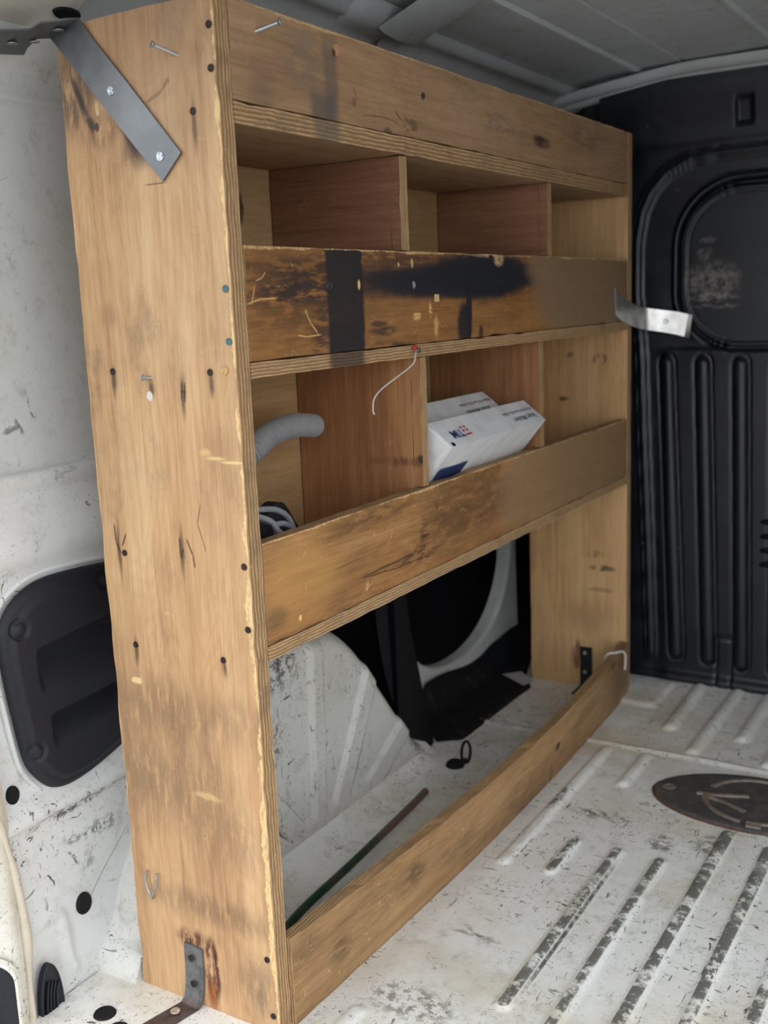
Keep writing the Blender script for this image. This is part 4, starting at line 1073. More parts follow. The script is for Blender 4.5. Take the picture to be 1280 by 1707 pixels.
stK = [dict(c=(0, 0.821, 0.066), r=(0, 0.012, 0.008), col=DK, k=0.9, soft=0.3), dict(c=(0, 1.161, 0.108), r=(0, 0.012, 0.008), col=DK, k=0.8), dict(c=(0, 0.80, 0.01), r=(0, 0.004, 0.02), col=srgb(84, 40, 30), k=0.8),
       dict(c=(0, 0.12, 0.055), r=(0, 0.02, 0.02), col=srgb(84, 66, 46), k=0.6, soft=0.7, brk=0.1), dict(c=(0, 0.30, 0.075), r=(0, 0.025, 0.02), col=srgb(78, 62, 44), k=0.65, soft=0.7, brk=0.1), dict(c=(0, 0.42, 0.055), r=(0, 0.05, 0.02), col=srgb(92, 74, 52), k=0.5, soft=0.8, brk=0.1),
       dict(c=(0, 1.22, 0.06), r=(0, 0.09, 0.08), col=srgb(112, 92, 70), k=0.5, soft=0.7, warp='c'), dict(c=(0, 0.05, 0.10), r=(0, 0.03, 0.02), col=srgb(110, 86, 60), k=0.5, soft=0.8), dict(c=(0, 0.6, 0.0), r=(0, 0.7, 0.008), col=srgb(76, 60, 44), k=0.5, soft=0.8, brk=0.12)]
m_K = wood('veneer_kick', (srgb(114, 86, 60), srgb(156, 122, 84), srgb(186, 150, 108)), 'Y', 120.0, stK, dirt=0.65, scr=0.9)
m_shelf = wood('veneer_shelf', (srgb(140, 108, 80), srgb(168, 136, 104), srgb(188, 156, 122)), 'Y', 140.0, (), dirt=0.3, scr=0.1)
m_div = wood('veneer_divider', (srgb(104, 70, 56), srgb(132, 92, 70), srgb(154, 112, 86)), 'X', 160.0, (), dirt=0.25, scr=0.12, dirt_col=srgb(96, 56, 44))
m_div2 = wood('veneer_divider_lower', (srgb(126, 86, 60), srgb(156, 110, 74), srgb(184, 138, 96)), 'Z', 170.0,
              [dict(c=(-0.03, 0, 0.655), r=(0.06, 0, 0.006), col=srgb(92, 54, 40), k=0.6, soft=0.7, brk=0.1), dict(c=(-0.008, 0, 0.66), r=(0.006, 0, 0.006), col=DK, k=0.8)], dirt=0.25, scr=0.15, dirt_col=srgb(104, 62, 44))
m_back = wood('veneer_back', (srgb(150, 118, 82), srgb(176, 142, 100), srgb(194, 160, 118)), 'Y', 180.0, [dict(c=(-0.22, 0.30, 1.02), r=(0, 0.010, 0.022), col=DK, k=0.85), dict(c=(-0.22, 0.20, 1.03), r=(0, 0.02, 0.02), col=srgb(130, 80, 60), k=0.6)], dirt=0.35, scr=0.25)

pA = ply('ply_edge_top_shelf', 2, zA0, zA1 - zA0, 'Y', 0.3, 11.0, [dict(c=(0, 0.20, 1.085), r=(0, 0.026, 0.05), col=srgb(104, 96, 88), k=0.6, box=True)])
pB = ply('ply_edge_middle_shelf', 2, zB0, zB1 - zB0, 'Y', 0.15, 13.0, [dict(c=(0, 0.222, 0.815), r=(0, 0.04, 0.05), col=BLK, k=0.75, soft=0.2, box=True)])
pC = ply('ply_edge_lower_shelf', 2, zC0, zC1 - zC0, 'Y', 0.2, 15.0)
pF = ply('ply_edge_front', 0, -0.019, 0.019, 'Y', 0.4, 17.0)
pK = ply('ply_edge_kick', 0, -0.006, 0.02, 'Y', 0.4, 18.0)
pD = ply('ply_edge_divider', 1, 0.0, 0.02, 'Z', 0.1, 19.0)
y0, y1 = T_ + 0.0006, L_ - 0.0006
for nm, a, b, pm in (('A', zA0, zA1, pA), ('B', zB0, zB1, pB), ('C', zC0, zC1, pC)):
    board('shelf_board', (-0.220, y0, a), (0.0, y1, b), 2, m_shelf, pm, rack, 0.025, 0.0015)
board('front_board', (-0.019, y0, zA1 + 0.0004), (0.0, y1, zT), 0, m_A, pF, rack, 0.025, 0.0012)
board('front_board', (-0.019, y0, zB1 + 0.0004), (0.0, y1, zB2), 0, m_B, pF, rack, 0.025, 0.0014)
board('front_board', (-0.019, y0, zC1 + 0.0004), (0.0, y1, zC2), 0, m_C, pF, rack, 0.025, 0.0014)


def kick_warp(V):
    V = V.copy()
    s = np.clip((V[:, 1] - y0) / (y1 - y0), 0, 1)
    V[:, 0] += np.sin(np.pi * s) * (0.017 + 0.016 * V[:, 2] / zK) + 0.006
    return V


board('kick_board', (-0.019, y0, 0.001), (0.0, y1, zK), 0, m_K, pK, rack, 0.022, 0.0016, kick_warp)
for (a, b, zl, zh, mm) in ((0.371, 0.391, zB1, zA0, m_div), (0.875, 0.893, zB1, zA0, m_div), (0.410, 0.427, zC1, zB0, m_div2), (0.831, 0.850, zC1, zB0, m_div2)):
    pd = ply('ply_edge_divider', 1, a, b - a, 'Z', 0.1, 19.0 + a)
    board('divider', (-0.219, a, zl + 0.0005), (-0.0195, b, zh - 0.0005), 1, mm, pd, rack, 0.03, 0.001)
    # the divider's front nose reaches the shelf edge above the front board
    board('divider_nose', (-0.0195, a, (zB2 if zl == zB1 else zC2) + 0.0005), (-0.003, b, zh - 0.0005), 1, mm, pd, rack, 0.02, 0.0012)
board('back_panel', (-D_ + 0.0005, y0, zB0 + 0.001), (-0.221, y1, zT - 0.03), 0, m_back, pF, rack, 0.08, 0.0005)
board('back_panel', (-D_ + 0.0005, y0, zC0), (-0.221, y1, zB0 - 0.001), 0, m_back, pF, rack, 0.08, 0.0005)

# screws and nails in the rack (parts of the panel they sit in)
for (x, z, kind) in ((-0.006, 1.169, 'd'), (-0.007, 1.127, 'd'), (-0.035, 1.088, 'd'), (-0.0075, 0.904, 'g'), (-0.0075, 0.848, 'g'), (-0.037, 0.815, 'd'), (-0.016, 0.817, 'w'), (-0.185, 0.816, 'd'),
                     (-0.187, 0.481, 'd'), (-0.048, 0.481, 'd'), (-0.0075, 0.597, 'd'), (-0.008, 0.523, 'd'), (-0.013, 0.103, 'd'), (-0.009, 0.027, 'd'), (-0.192, 0.597, 'd')):
    m_ = {'d': M['screw_dark'], 'g': M['screw_green'], 'w': M['brass_wood']}[kind]
    screw(near_panel, (x, -0.0010, z), (0, -1, 0), m_, 0.0040 if kind != 'w' else 0.005, 0.0002)
screw(near_panel, (-0.0510, 0.001, 1.1455), (-0.42, -0.85, 0.30), M['zinc'], 0.0040, 0, 0.030)
screw(near_panel, (-0.1255, 0.001, 0.8085), (-0.35, -0.9, 0.12), M['zinc'], 0.0042, 0, 0.012)
fA = [c_ for c_ in rack.children if c_.name.startswith('front_board')]
screw(fA[0], (-0.001, 0.070, 1.1735), (0.80, 0.36, 0.25), M['zinc'], 0.0050, 0, 0.030)
screw(fA[1], (-0.0005, 0.188, 0.905), (1, 0, 0), M['zinc'], 0.0048, 0.0006)
# wishbone of bent wire stapled to the end panel
wy = [(-0.199, -0.004, 0.175), (-0.2015, -0.006, 0.163), (-0.199, -0.006, 0.150), (-0.1945, -0.005, 0.141), (-0.1945, -0.004, 0.136)]
wz = [(-0.1825, -0.004, 0.175), (-0.1835, -0.006, 0.163), (-0.187, -0.006, 0.151), (-0.193, -0.006, 0.141), (-0.195, -0.002, 0.137)]
hk = tag(empty('wire_clip', (-0.194, -0.004, 0.14)), 'small forked grey wire clip low on the rack end panel', 'clip')
for w_ in (wy, wz):
    tube('prong', [Vector(p) - hk.location for p in catmull(w_, 6)], 0.0016, M['zinc'], hk, 8)

# ------------------------------------------------------------------ steel strap at the top corner
st = tag(empty('steel_strap', (-0.2, -0.004, 1.19)), 'bent flat steel strap screwed across the top corner of the rack', 'strap')
o_ = st.location.copy()
def rel(p, o=o_): return Vector(p) - o
strip('strap_leg', [(rel((-0.231, -0.0035, 1.189)), rel((-0.184, -0.0035, 1.2012))), (rel((-0.2125, -0.0025, 1.168)), rel((-0.166, -0.0025, 1.178))), (rel((-0.16, -0.0020, 1.108)), rel((-0.121, -0.0020, 1.127))), (rel((-0.082, -0.0016, 1.021)), rel((-0.053, -0.0016, 1.048)))], 0.0022, M['strap'], st)
pl_ = [(-0.1845, -0.0035, 1.2015), (-0.188, -0.020, 1.1985), (-0.196, -0.036, 1.1945), (-0.2000, -0.0465, 1.1918), (-0.2168, -0.0463, 1.188), (-0.229, -0.0926, 1.1798), (-0.2788, -0.0539, 1.1713), (-0.2757, -0.0058, 1.1774), (-0.2579, -0.0154, 1.1809), (-0.2353, -0.0206, 1.1861), (-0.2320, -0.0035, 1.1890)]
plate('strap_foot', [rel(p) for p in pl_], 0.002, (-0.19, -0.05, 0.98), M['strap'], st)
screw(st, rel((-0.146, -0.0038, 1.122)), (0, -1, 0), M['zinc'], 0.0052, 0.0012)
screw(st, rel((-0.082, -0.0036, 1.047)), (0, -1, 0), M['zinc'], 0.0052, 0.0012)
for p in ((-0.2469, -0.0464, 1.1803), (-0.240, -0.0209, 1.1849), (-0.2083, -0.0137, 1.1937)):
    screw(st, rel(p), (0.19, 0.05, -0.98), M['zinc'], 0.0060, 0.002)

# ------------------------------------------------------------------ rusty foot bracket
br = tag(empty('angle_bracket', (-0.14, -0.02, 0.0)), 'rust-darkened steel angle bracket at the foot of the near end panel', 'bracket')
o_ = br.location.copy()
strip('bracket_plate', [(Vector(a) - o_, Vector(b) - o_) for a, b in (((-0.146, -0.0034, 0.088), (-0.116, -0.0034, 0.086)), ((-0.1465, -0.0036, 0.055), (-0.1165, -0.0036, 0.053)), ((-0.1475, -0.0042, 0.030), (-0.118, -0.0042, 0.028)), ((-0.150, -0.006, 0.012), (-0.121, -0.006, 0.010)), ((-0.152, -0.011, 0.0055), (-0.123, -0.012, 0.0045)), ((-0.156, -0.022, 0.0045), (-0.126, -0.025, 0.004)), ((-0.172, -0.085, 0.004), (-0.140, -0.09, 0.004)))], -0.0028, M['rusty'], br)
screw(br, Vector((-0.132, -0.0066, 0.072)) - o_, (0, -1, 0), M['screw_dark'], 0.0046, 0.0012)
screw(br, Vector((-0.131, -0.0072, 0.036)) - o_, (0, -1, 0), M['screw_dark'], 0.0046, 0.0012)
screw(br, Vector((-0.1435, -0.031, 0.0075)) - o_, (0, 0, 1), M['bright'], 0.0065, 0.0012)

# black inner bracket on the far end panel
b2 = tag(empty('black_bracket', (-0.093, L_ - 0.01, 0.0)), 'small black angle bracket at the foot of the far end panel', 'bracket')
o_ = b2.location.copy()
strip('bracket_plate', [(Vector(a) - o_, Vector(b) - o_) for a, b in (((-0.107, L_ - 0.0042, 0.097), (-0.079, L_ - 0.0042, 0.098)), ((-0.107, L_ - 0.0042, 0.012), (-0.079, L_ - 0.0042, 0.012)), ((-0.107, L_ - 0.0065, 0.0055), (-0.079, L_ - 0.0065, 0.0055)), ((-0.107, L_ - 0.06, 0.005), (-0.079, L_ - 0.06, 0.005)))], -0.003, M['black_plastic'], b2)
for z in (0.085, 0.04):
    screw(b2, Vector((-0.094, L_ - 0.0078, z)) - o_, (0, -1, 0), M['bright'], 0.0045, 0.001)

# far strap: along the middle front board, then out to the bulkhead
fs = tag(empty('corner_strap', (0.01, 1.3, 0.83)), 'twisted steel strap with bright end between rack and black bulkhead', 'strap')
o_ = fs.location.copy()
rw_ = [((0.0035, 1.205, 0.893), (0.0035, 1.212, 0.838)), ((0.003, 1.225, 0.880), (0.003, 1.235, 0.829)), ((0.004, 1.27, 0.867), (0.004, 1.28, 0.818)), ((0.006, 1.33, 0.855), (0.006, 1.335, 0.808)), ((0.008, 1.356, 0.851), (0.010, 1.358, 0.804)),
       ((0.0135, 1.3665, 0.849), (0.0165, 1.3685, 0.802)), ((0.022, 1.371, 0.847), (0.026, 1.373, 0.800)), ((0.045, 1.380, 0.843), (0.048, 1.381, 0.796)), ((0.075, 1.391, 0.838), (0.074, 1.391, 0.790)), ((0.098, 1.394, 0.832), (0.090, 1.395, 0.785)), ((0.108, 1.388, 0.830), (0.101, 1.388, 0.782))]
strip('strap_plate', [(Vector(a) - o_, Vector(b) - o_) for a, b in rw_], 0.002, M['bright'], fs)
screw(fs, Vector((0.054, 1.381, 0.818)) - o_, (0.2, -1, 0), M['zinc'], 0.006, 0.002)
screw(fs, Vector((0.0065, 1.235, 0.850)) - o_, (1, 0, 0), M['zinc'], 0.004, 0.0015)

# ------------------------------------------------------------------ black plastic cover on the wall
oc = catmull([(0, y, z) for y, z in ((-0.106, 0.500), (-0.098, 0.523), (-0.074, 0.546), (-0.038, 0.559), (0.01, 0.5605), (0.08, 0.556), (0.14, 0.548), (0.18, 0.52), (0.19, 0.45), (0.18, 0.37), (0.14, 0.322), (0.073, 0.296), (0.016, 0.282), (-0.026, 0.279), (-0.052, 0.288), (-0.076, 0.315), (-0.088, 0.342), (-0.097, 0.40), (-0.104, 0.455))], 10, True)
cc = Vector((0, 0.03, 0.42))
rs = np.concatenate([np.linspace(0, 0.90, 64), np.linspace(0.91, 1.0, 8)])
P = np.zeros((len(oc), len(rs), 3))
for i, o_ in enumerate(oc):
    for j, r_ in enumerate(rs):
        p = cc + (o_ - cc) * r_; P[i, j] = (0, p.y, p.z)
Yy, Zz = P[:, :, 1], P[:, :, 2]; RR = np.broadcast_to(rs[None], Yy.shape)
Hh = 0.010 * np.sqrt(np.clip(1 - np.clip((RR - 0.9) / 0.1, 0, 1) ** 2, 0, 1)) + 0.004 * (1 - sstep(RR, 0.86, 0.92))


def pocket(yl, zt0, zt1, zb0, zb1):
    zt = zt0 + (Yy - yl) * zt1; zb = zb0 + (Yy - yl) * zb1
    ins = sstep(Yy, yl, yl + 0.012) * (1 - sstep(Yy, 0.165, 0.175))
    depth = sstep(Zz, zb, zt - 0.006) * (1 - sstep(Zz, zt - 0.004, zt + 0.003))
    return ins * depth * 0.030


Hh -= pocket(-0.060, 0.474, 0.10, 0.412, -0.05) + pocket(-0.048, 0.384, 0.06, 0.335, 0.12) * 0.9
for (y_, z_) in ((-0.079, 0.508), (-0.073, 0.345), (0.066, 0.536)):
    dd = np.hypot(Yy - y_, Zz - z_)
    Hh += -0.004 * (1 - sstep(dd, 0.011, 0.015)) + 0.0035 * (1 - sstep(dd, 0.007, 0.009))
P[:, :, 0] = -0.3125 + Hh
cov = grid_patch('wall_cover', P, M['black_plastic'], close_u=True, flip=True)
tag(cov, 'large black moulded plastic cover with two recessed pockets on the white wall', 'cover')
# raised sheet lip round the cover
lipw = [Vector((-0.3165, 0.03 + (p.y - 0.03) * 1.045, 0.42 + (p.z - 0.42) * 1.045)) for p in oc]
struct(tube('trim_12', lipw + [lipw[0]], 0.0038, M['wall'], None, 8, False), 'pressed lip round the black cover')

# rubber plugs
def plug(loc, axis, r, label, rz=1.0):
    V, F = lathe_geo([(r, -0.004), (r * 1.02, 0.002), (r * 0.92, 0.0042), (r * 0.78, 0.003), (r * 0.3, 0.0032), (r * 0.05, 0.0032)], axis, (0, 0, 0), 24)
    ob = mesh_obj('plug_hole_disc', V, F, M['black_rubber'], None, 'auto', None, loc)
    ob.scale = (1, 1, rz) if abs(axis[0]) > 0.5 else (1, 1, 1)
    return tag(ob, label, 'plug', 'black rubber plugs')


plug((-0.3160, -0.106, 0.299), (1, 0.1, 0), 0.0095, 'round black rubber plug under the black wall cover', 1.25)
plug((-0.3065, -0.021, 0.108), (1, 0, 0), 0.0125, 'round black rubber plug in the wall beside the rack foot', 1.2)
plug((-0.226, -0.073, 0.0005), (0, 0, 1), 0.0145, 'dull black rubber plug in the floor by the rusty bracket')
plug((-0.188, -0.088, 0.0005), (0, 0, 1), 0.0145, 'black floor plug cut by the bottom edge of the photo')
plug((-0.241, -0.004, 0.004), (0, -1, 0.3), 0.0042, 'tiny black plug at the rack foot corner')

# vent grille low in the corner
vg = tag(empty('vent_grille', (-0.296, -0.098, 0.015)), 'black slotted oval vent grille low in the wall corner', 'vent')
ol = [(0.0185 * math.cos(a) * (1 - 0.25 * max(0, -math.sin(a))), 0.062 * math.sin(a) - 0.01) for a in np.linspace(0, 2 * math.pi, 40, endpoint=False)]
V = [(-0.004, a, b) for a, b in ol] + [(0.004, a, b) for a, b in ol] + [(0.005, a * 0.93, b * 0.96) for a, b in ol] + [(0.003, a * 0.84, b * 0.9) for a, b in ol]
k = len(ol)
F = [(r_ * k + i, r_ * k + (i + 1) % k, (r_ + 1) * k + (i + 1) % k, (r_ + 1) * k + i) for r_ in range(3) for i in range(k)] + [tuple(range(3 * k, 4 * k))]
mesh_obj('frame', V, F, M['black_plastic'], vg, 'auto')
for s_ in range(4):
    yc = -0.0100 + s_ * 0.0052
    pth = catmull([(0.0034, yc - 0.0015, -0.050 + 0.006 * abs(s_ - 1.5)), (0.0036, yc - 0.0035, -0.022), (0.0036, yc - 0.001, 0.008), (0.0034, yc + 0.004, 0.030 - 0.003 * s_)], 6)
    tube('slot', pth, 0.0015, M['hole_dark'], vg, 8)
    pth = [Vector(p) + Vector((0.0012, 0.0026, 0)) for p in pth]
    tube('slat', pth, 0.0013, M['black_plastic'], vg, 8)

# ------------------------------------------------------------------ oval cover on the floor
oc_ = tag(empty('oval_hatch', (0.375, 0.871, 0.0)), 'oval black-bronze hatch cover with raised arrow on the ribbed floor', 'hatch')
oc_.rotation_euler = (0, 0, math.radians(3))
A_, B_h = 0.178, 0.106
def oval(s, n=64, e=0.86):
    out = []
    for k in range(n):
        a = 2 * math.pi * k / n
        ca, sa = math.cos(a), math.sin(a)
        out.append((A_ * s * math.copysign(abs(ca) ** 1.04, ca), B_h * s * math.copysign(abs(sa) ** 1.06, sa)))
    return out
rings = [(1.0, 0.0), (1.0, 0.006), (0.985, 0.0085), (0.9, 0.0088), (0.0, 0.0088)]
def stack(rings):
    V, F = [], []
    for s_, h_ in rings: V += [(a, b, h_) for a, b in oval(max(s_, 0.001))]
    for r_ in range(len(rings) - 1):
        for i in range(64):
            F.append((r_ * 64 + i, r_ * 64 + (i + 1) % 64, (r_ + 1) * 64 + (i + 1) % 64, (r_ + 1) * 64 + i))
    return V, F
V, F = stack([(1.012, 0.0), (1.012, 0.0045), (0.98, 0.005)])
mesh_obj('rim', V, F, M['cover_rim'], oc_, 'auto')
V, F = stack([(0.985, 0.003), (0.985, 0.0075), (0.97, 0.0085), (0.9, 0.0086), (0.0, 0.0086)])
mesh_obj('plate', V, F, M['cover'], oc_, 'auto')
def arc(r, a0, a1, n=26): return [(r * math.cos(math.radians(a0 + (a1 - a0) * i / n)), r * 0.98 * math.sin(math.radians(a0 + (a1 - a0) * i / n)), 0.0095) for i in range(n + 1)]
for a0, a1 in ((20, 160), (186, 262), (268, 372)):
    tube('bead', arc(0.085, a0, a1), 0.0052, M['cover'], oc_, 10, True, None, 0.7)
for pth in ([(-0.100, -0.006, 0.0095), (-0.07, -0.002, 0.0095), (-0.015, 0.014, 0.0095)], [(-0.088, -0.012, 0.0095), (-0.05, -0.024, 0.0095), (-0.012, -0.046, 0.0095)]):
    tube('arrow_bar', catmull(pth, 6), 0.0055, M['cover'], oc_, 10, True, None, 0.7)
for sx in (-0.150, 0.150):
    lathe('bolt', [(0.012, 0.0), (0.012, 0.0015), (0.008, 0.003), (0.004, 0.001), (0.0005, 0.001)], (0, 0, 1), (sx, 0, 0.0086), M['cover'], oc_, 18)
for sx, sy in ((0.01, -0.092), (0.05, -0.088)):
    tube('pad', [(sx - 0.012, sy, 0.009), (sx + 0.012, sy, 0.009)], 0.006, M['cover'], oc_, 10, True, None, 0.6)

# ------------------------------------------------------------------ contents of the rack
# cartons: leaning slab, local u = length (+y), v = down the broad face, w = thickness
def carton(loc, length, thick, deep, label, yaw=0.0):
    root = empty('modem_carton', loc)
    dv = Vector((-0.63, 0, -0.776)).normalized(); dw = Vector((-0.776, 0, 0.63)).normalized(); du = Vector((0, 1, 0))
    mrot = Matrix((du, dv, dw)).transposed().to_4x4()
    root.rotation_euler = (Matrix.Rotation(yaw, 3, 'Z') @ mrot.to_3x3()).to_euler()
    bm = bmesh.new()
    V, F, A = gridbox((0, 0, 0), (length, deep, thick), (12, 6, 2))
    for i, v in enumerate(V):
        d = 0.0016 * mnoise.noise(Vector(v * 21)) + (0.0012 * mnoise.noise(Vector(v * 60)))
        if 0.02 < v[0] < length - 0.02: V[i, 2] += d
        V[i, 1] += d * (v[1] < 0.001)
    mesh_obj('box_body', V, F, M['carton'], root)
    # closure flap on the near end
    e = 0.0006
    mesh_obj('end_flap', [(-e, 0.004, thick * 0.10), (-e, deep - 0.004, thick * 0.10), (-e * 3, deep - 0.004, thick * 0.97), (-e * 3, 0.004, thick * 0.97), (0, 0.004, thick * 0.1), (0, deep - 0.004, thick * .1), (0, deep - .004, thick * .97), (0, .004, thick * .97)],
             [(0, 1, 2, 3), (0, 4, 5, 1), (1, 5, 6, 2), (2, 6, 7, 3), (3, 7, 4, 0)], M['carton'], root)
    tag(root, label, 'box', 'white cartons in the middle bin')
    return root


def text_mesh(name, body, size, mat, parent, mtx):
    cu = bpy.data.curves.new(name, 'FONT'); cu.body = body; cu.size = size; cu.offset = size * 0.012
    to = bpy.data.objects.new(name, cu); col.objects.link(to)
    dg = bpy.context.evaluated_depsgraph_get()
    me = bpy.data.meshes.new_from_object(to.evaluated_get(dg))
    bpy.data.objects.remove(to)
    me.transform(mtx); me.materials.clear(); me.materials.append(mat)
    o = bpy.data.objects.new(name, me); col.objects.link(o); o.parent = parent
    return o


def on_narrow(cx, cw):
    """text frame on the carton's narrow upper face (v = 0): reads upside down from the aisle"""
    # local axes of face: length u (x), thickness w (z), outward -v (y = 0)
    X_ = Vector((-1, 0, 0)); Y_ = Vector((0, 0, -1)); Z_ = X_.cross(Y_)
    m = Matrix((X_, Y_, Z_)).transposed().to_4x4()
    m.translation = Vector((cx, -0.0022, cw))
    return m


c1 = carton((0.0225, 0.452, 0.6725), 0.352, 0.053, 0.222, 'white carton with red and blue logo leaning over the front board', math.radians(0.5))
c2 = carton((-0.040, 0.436, 0.690), 0.335, 0.053, 0.208, 'white carton behind the logo carton, mostly hidden', math.radians(0.5))
for root, big in ((c1, True), (c2, False)):
    if big:
        text_mesh('logo_word', 'TIM', 0.022, M['ink_blue'], root, on_narrow(0.062, 0.027))
        V, F = [], []
        def bar(u0, u1, w0, w1):
            b = len(V)
            V.extend([(u0, -0.0022, w0), (u1, -0.0022, w0), (u1, -0.0022, w1), (u0, -0.0022, w1)]); F.append((b, b + 1, b + 2, b + 3))
        bar(0.066, 0.084, 0.0125, 0.0155)
        for w_ in (0.0205, 0.0275): bar(0.0665, 0.0715, w_, w_ + 0.004); bar(0.0785, 0.0835, w_, w_ + 0.004)
        mesh_obj('logo_mark', V, F, M['ink_red'], root)
        mesh_obj('blue_block', [(0.012, 0.046, -0.0016), (0.105, 0.046, -0.0016), (0.105, 0.075, -0.0016), (0.012, 0.075, -0.0016)], [(3, 2, 1, 0)], M['ink_blue'], root)
        text_mesh('print_title', 'Smart Modem', 0.0155, M['ink_grey'], root, on_narrow(0.334, 0.020))
        text_mesh('print_line', 'Modem Wi-Fi per ADSL e FIBRA', 0.0085, M['ink_grey'], root, on_narrow(0.340, 0.034))
        lathe('end_hole', [(0.004, 0), (0.004, 0.0004), (0.0005, 0.0004)], (0, -1, 0), (0.008, -0.001, 0.004), M['hole_dark'], root, 10)
    else:
        text_mesh('print_line', 'Modem Wi-Fi per ADSL e FIBRA', 0.0085, M['ink_grey'], root, on_narrow(0.325, 0.034))
        text_mesh('print_title', 'Smart Modem', 0.0155, M['ink_grey'], root, on_narrow(0.300, 0.018))

# corrugated conduit
pth = catmull([(-0.185, 0.047, 0.512), (-0.184, 0.055, 0.575), (-0.170, 0.11, 0.640), (-0.146, 0.180, 0.686), (-0.150, 0.240, 0.710), (-0.150, 0.300, 0.7175), (-0.150, 0.352, 0.7115)], 24)
ln_ = sum((b - a).length for a, b in zip(pth[:-1], pth[1:]))
nr = int(ln_ / 0.0072) * 4
acc = [0.0]
for a, b in zip(pth[:-1], pth[1:]): acc.append(acc[-1] + (b - a).length)
samp = []
for k in range(nr + 1):
    s_ = ln_ * k / nr
    i = min(np.searchsorted(acc, s_), len(acc) - 1); i = max(i, 1)
    f_ = (s_ - acc[i - 1]) / max(1e-9, acc[i] - acc[i - 1])
    samp.append(pth[i - 1].lerp(pth[i], f_))
ho = tag(empty('conduit_hose', (-0.185, 0.047, 0.4965)), 'grey corrugated plastic conduit curving out of the left bin', 'hose')
tube('hose_body', [p - ho.location for p in samp], 0.017, M['hose'], ho, 20, False, lambda s: 0.0126 + (0.0046 if int(round(s * nr)) % 4 in (1, 2) else 0.0))
ed = (samp[-1] - samp[-3]).normalized()
lathe('open_end', [(0.0165, -0.001), (0.0165, 0.0015), (0.0135, 0.0015), (0.0128, -0.008), (0.0005, -0.010)], ed, samp[-1] - ho.location, M['hose'], ho, 20)
lathe('bore', [(0.0127, 0.0), (0.0005, 0.0004)], ed, samp[-1] - ho.location - ed * 0.0065, M['hole_dark'], ho, 20)

# cable tangle and black charger in the left bin
cb = tag(empty('cable_coil', (-0.08, 0.13, 0.4965)), 'tangled grey cable loops in the lower left bin', 'cable')
o_ = cb.location.copy()
loops = [[(-0.075, 0.045, 0.60), (-0.066, 0.085, 0.613), (-0.060, 0.118, 0.612), (-0.058, 0.142, 0.604), (-0.058, 0.160, 0.588), (-0.058, 0.168, 0.560), (-0.06, 0.165, 0.515), (-0.065, 0.15, 0.502)],
         [(-0.070, 0.045, 0.612), (-0.060, 0.090, 0.606), (-0.052, 0.117, 0.594), (-0.051, 0.138, 0.590), (-0.051, 0.155, 0.576), (-0.052, 0.160, 0.54), (-0.055, 0.15, 0.502)],
         [(-0.055, 0.06, 0.620), (-0.045, 0.100, 0.602), (-0.043, 0.112, 0.588), (-0.043, 0.130, 0.572), (-0.043, 0.140, 0.548), (-0.045, 0.13, 0.505)],
         [(-0.085, 0.055, 0.585), (-0.078, 0.10, 0.600), (-0.074, 0.135, 0.592), (-0.072, 0.150, 0.56), (-0.072, 0.148, 0.51)]]
for lp in loops:
    lp = [(x_, y_ - 0.001, z_ + (0.026 if z_ > 0.53 else 0)) for x_, y_, z_ in lp]
    tube('cable', [p - o_ for p in catmull(lp, 8)], 0.0038, M['cable'], cb, 9)
bp = tag(empty('black_pouch', (-0.148, 0.24, 0.4965)), 'upright black pointed plastic piece behind the cable loops', 'case')
ol = catmull([(0, y, z) for y, z in ((-0.08, 0.0), (-0.085, 0.05), (-0.065, 0.085), (-0.03, 0.108), (-0.006, 0.122), (0.014, 0.118), (0.036, 0.090), (0.056, 0.06), (0.066, 0.0))], 6)
V, F = [], []
for x_, s_ in ((-0.016, 0.9), (-0.010, 1.0), (0.010, 1.0), (0.016, 0.92)):
    V += [(x_, p.y * s_, p.z * (s_ if p.z > 0.01 else 1)) for p in ol]
k = len(ol)
F = [(r_ * k + i, r_ * k + i + 1, (r_ + 1) * k + i + 1, (r_ + 1) * k + i) for r_ in range(3) for i in range(k - 1)] + [tuple(range(k))[::-1], tuple(range(3 * k, 4 * k))]
mesh_obj('pouch_shell', V, F, M['black_plastic'], bp, 'auto')

# string hanging from the middle shelf edge
sg = tag(empty('hanging_string', (0.004, 0.389, 0.815)), 'thin white string with red tip hanging from the middle shelf edge', 'string')
o_ = sg.location.copy()
tube('thread', [Vector(p) - o_ for p in catmull([(0.003, 0.389, 0.8155), (0.009, 0.376, 0.810), (0.010, 0.369, 0.800), (0.010, 0.352, 0.793), (0.010, 0.318, 0.783), (0.010, 0.28, 0.771), (0.010, 0.262, 0.760), (0.010, 0.259, 0.745), (0.010, 0.262, 0.741)], 8)], 0.0011, M['twine'], sg, 7)
lathe('red_tip', [(0.0032, 0), (0.0034, 0.004), (0.002, 0.007)], (1, 0.2, 0.3), Vector((0.001, 0.384, 0.819)) - o_, M['red'], sg, 10)
lathe('eyelet', [(0.004, 0), (0.004, 0.003), (0.0015, 0.004)], (1, 0, 0), Vector((0.0, 0.398, 0.8155)) - o_, M['zinc'], sg, 12)

# white cord over the kickboard
kc = tag(empty('cord_loop', (0.0, 1.19, 0.12)), 'short white cord draped over the far end of the kick board', 'cord')
o_ = kc.location.copy()
tube('cord', [Vector(p) - o_ for p in catmull([(-0.014, 1.182, 0.100), (-0.006, 1.184, 0.1245), (0.006, 1.196, 0.1265), (0.018, 1.212, 0.1262), (0.0225, 1.218, 0.118), (0.0225, 1.219, 0.10), (0.0215, 1.218, 0.084)], 8)], 0.0026, M['twine'], kc, 8)

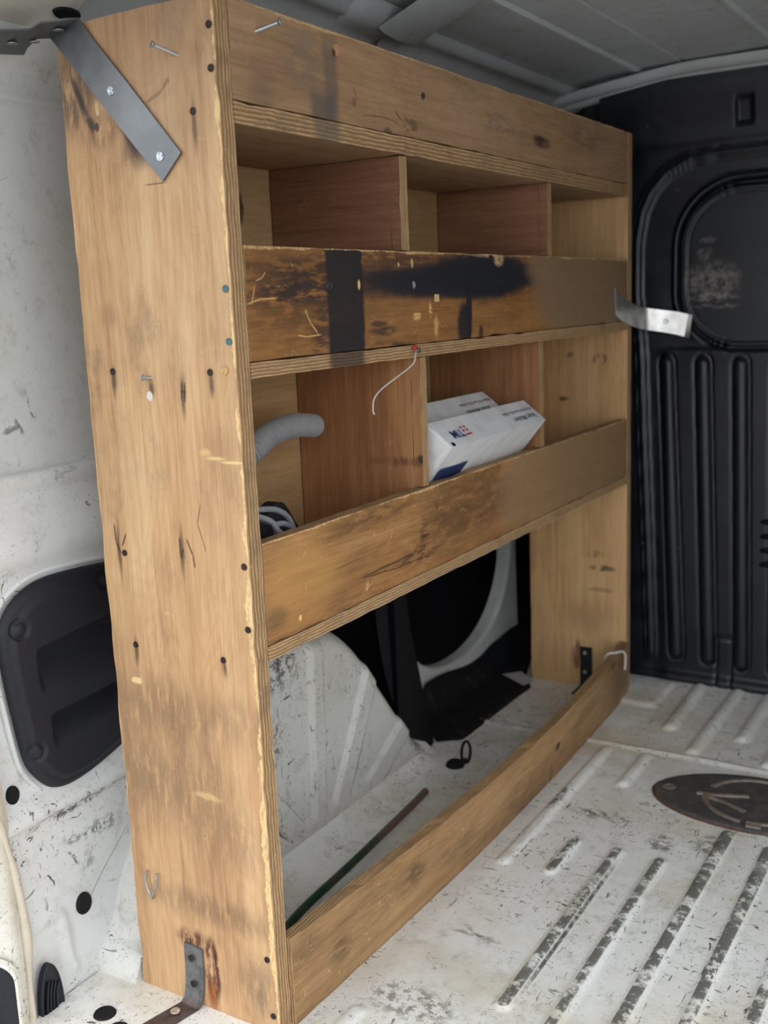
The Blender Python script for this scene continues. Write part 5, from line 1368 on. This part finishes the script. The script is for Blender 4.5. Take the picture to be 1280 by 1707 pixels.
# green rod on the floor
rd = empty('metal_rod', (0, 0, 0))
tag(rd, 'long green painted rod with rusty end lying behind the kick board', 'rod')
tube('rod_shaft', catmull([(-0.070, 0.055, 0.040), (-0.113, 0.19, 0.0265), (-0.132, 0.37, 0.0165), (-0.154, 0.60, 0.0085), (-0.160, 0.655, 0.0075)], 10), 0.0065, M['rod'], rd, 12)

# black lashing ring
lr = tag(empty('lashing_ring', (-0.163, 0.780, 0.001)), 'small black lashing ring upright on the floor behind kick board', 'ring')
tube('ring', [(0.010 + 0.010 * math.cos(a) * 0.45, 0.024 + 0.010 * math.cos(a), 0.024 + 0.022 * math.sin(a)) for a in np.linspace(-math.pi / 2, 1.5 * math.pi, 30)], 0.0028, M['black_rubber'], lr, 8, False)
lathe('base', [(0.018, 0), (0.018, 0.005), (0.013, 0.011), (0.004, 0.013), (0.0005, 0.013)], (0, 0, 1), (-0.004, 0.004, 0), M['black_rubber'], lr, 18)
tube('lug', [(0.0, 0.006, 0.006), (0.010, 0.024, 0.006)], 0.006, M['black_rubber'], lr, 10)

# black moulded tray on the step well
front = catmull([(-0.252, 0.866, 0.003), (-0.228, 0.884, 0.003), (-0.209, 0.905, 0.003), (-0.207, 0.99, 0.003), (-0.207, 1.062, 0.003), (-0.205, 1.18, 0.003), (-0.204, 1.232, 0.003), (-0.224, 1.260, 0.003), (-0.238, 1.284, 0.003)], 8)
rows = []
for i, p in enumerate(front):
    y = p.y
    u = i / (len(front) - 1)
    yb = 0.93 + u * 0.60
    zt = 0.072 - 0.03 * abs(math.sin(u * 5)) * 0.4 + 0.012 * math.sin(u * 9) - 0.045 * float(sstep(np.array(0.10 - u), 0, 0.1))
    xb = -0.338
    a = Vector((p.x, y, 0.0012)); b = Vector((p.x - 0.004, y + 0.002, 0.006)); e = Vector((xb + 0.03, yb - 0.02, 0.012)); f_ = Vector((xb + 0.008, yb, 0.03)); g_ = Vector((xb, yb, zt)); h_ = Vector((xb - 0.004, yb, zt - 0.002))
    row = [a, b] + [b.lerp(e, k / 8) + Vector((0, 0, 0.003 * mnoise.noise(Vector((u * 9, k * 0.7, 3))))) for k in range(1, 9)] + [f_, g_, h_]
    rows.append([tuple(v) for v in row])
tr = grid_patch('step_mat', np.array(rows), M['mat'], flip=True)
tag(tr, 'black rubber step mat curling up the wall under the rack', 'mat')
lb = tag(mesh_obj('paper_label', [(-0.284, 1.250, 0.016), (-0.252, 1.285, 0.0165), (-0.204, 1.244, 0.012), (-0.216, 1.214, 0.012), (-0.284, 1.250, 0.0168), (-0.252, 1.285, 0.0173), (-0.204, 1.244, 0.0128), (-0.216, 1.214, 0.0128)],
                  [(3, 2, 1, 0), (4, 5, 6, 7), (0, 1, 5, 4), (1, 2, 6, 5), (2, 3, 7, 6), (3, 0, 4, 7)], M['label_paper']), 'small grey paper label lying on the black step mat', 'label')
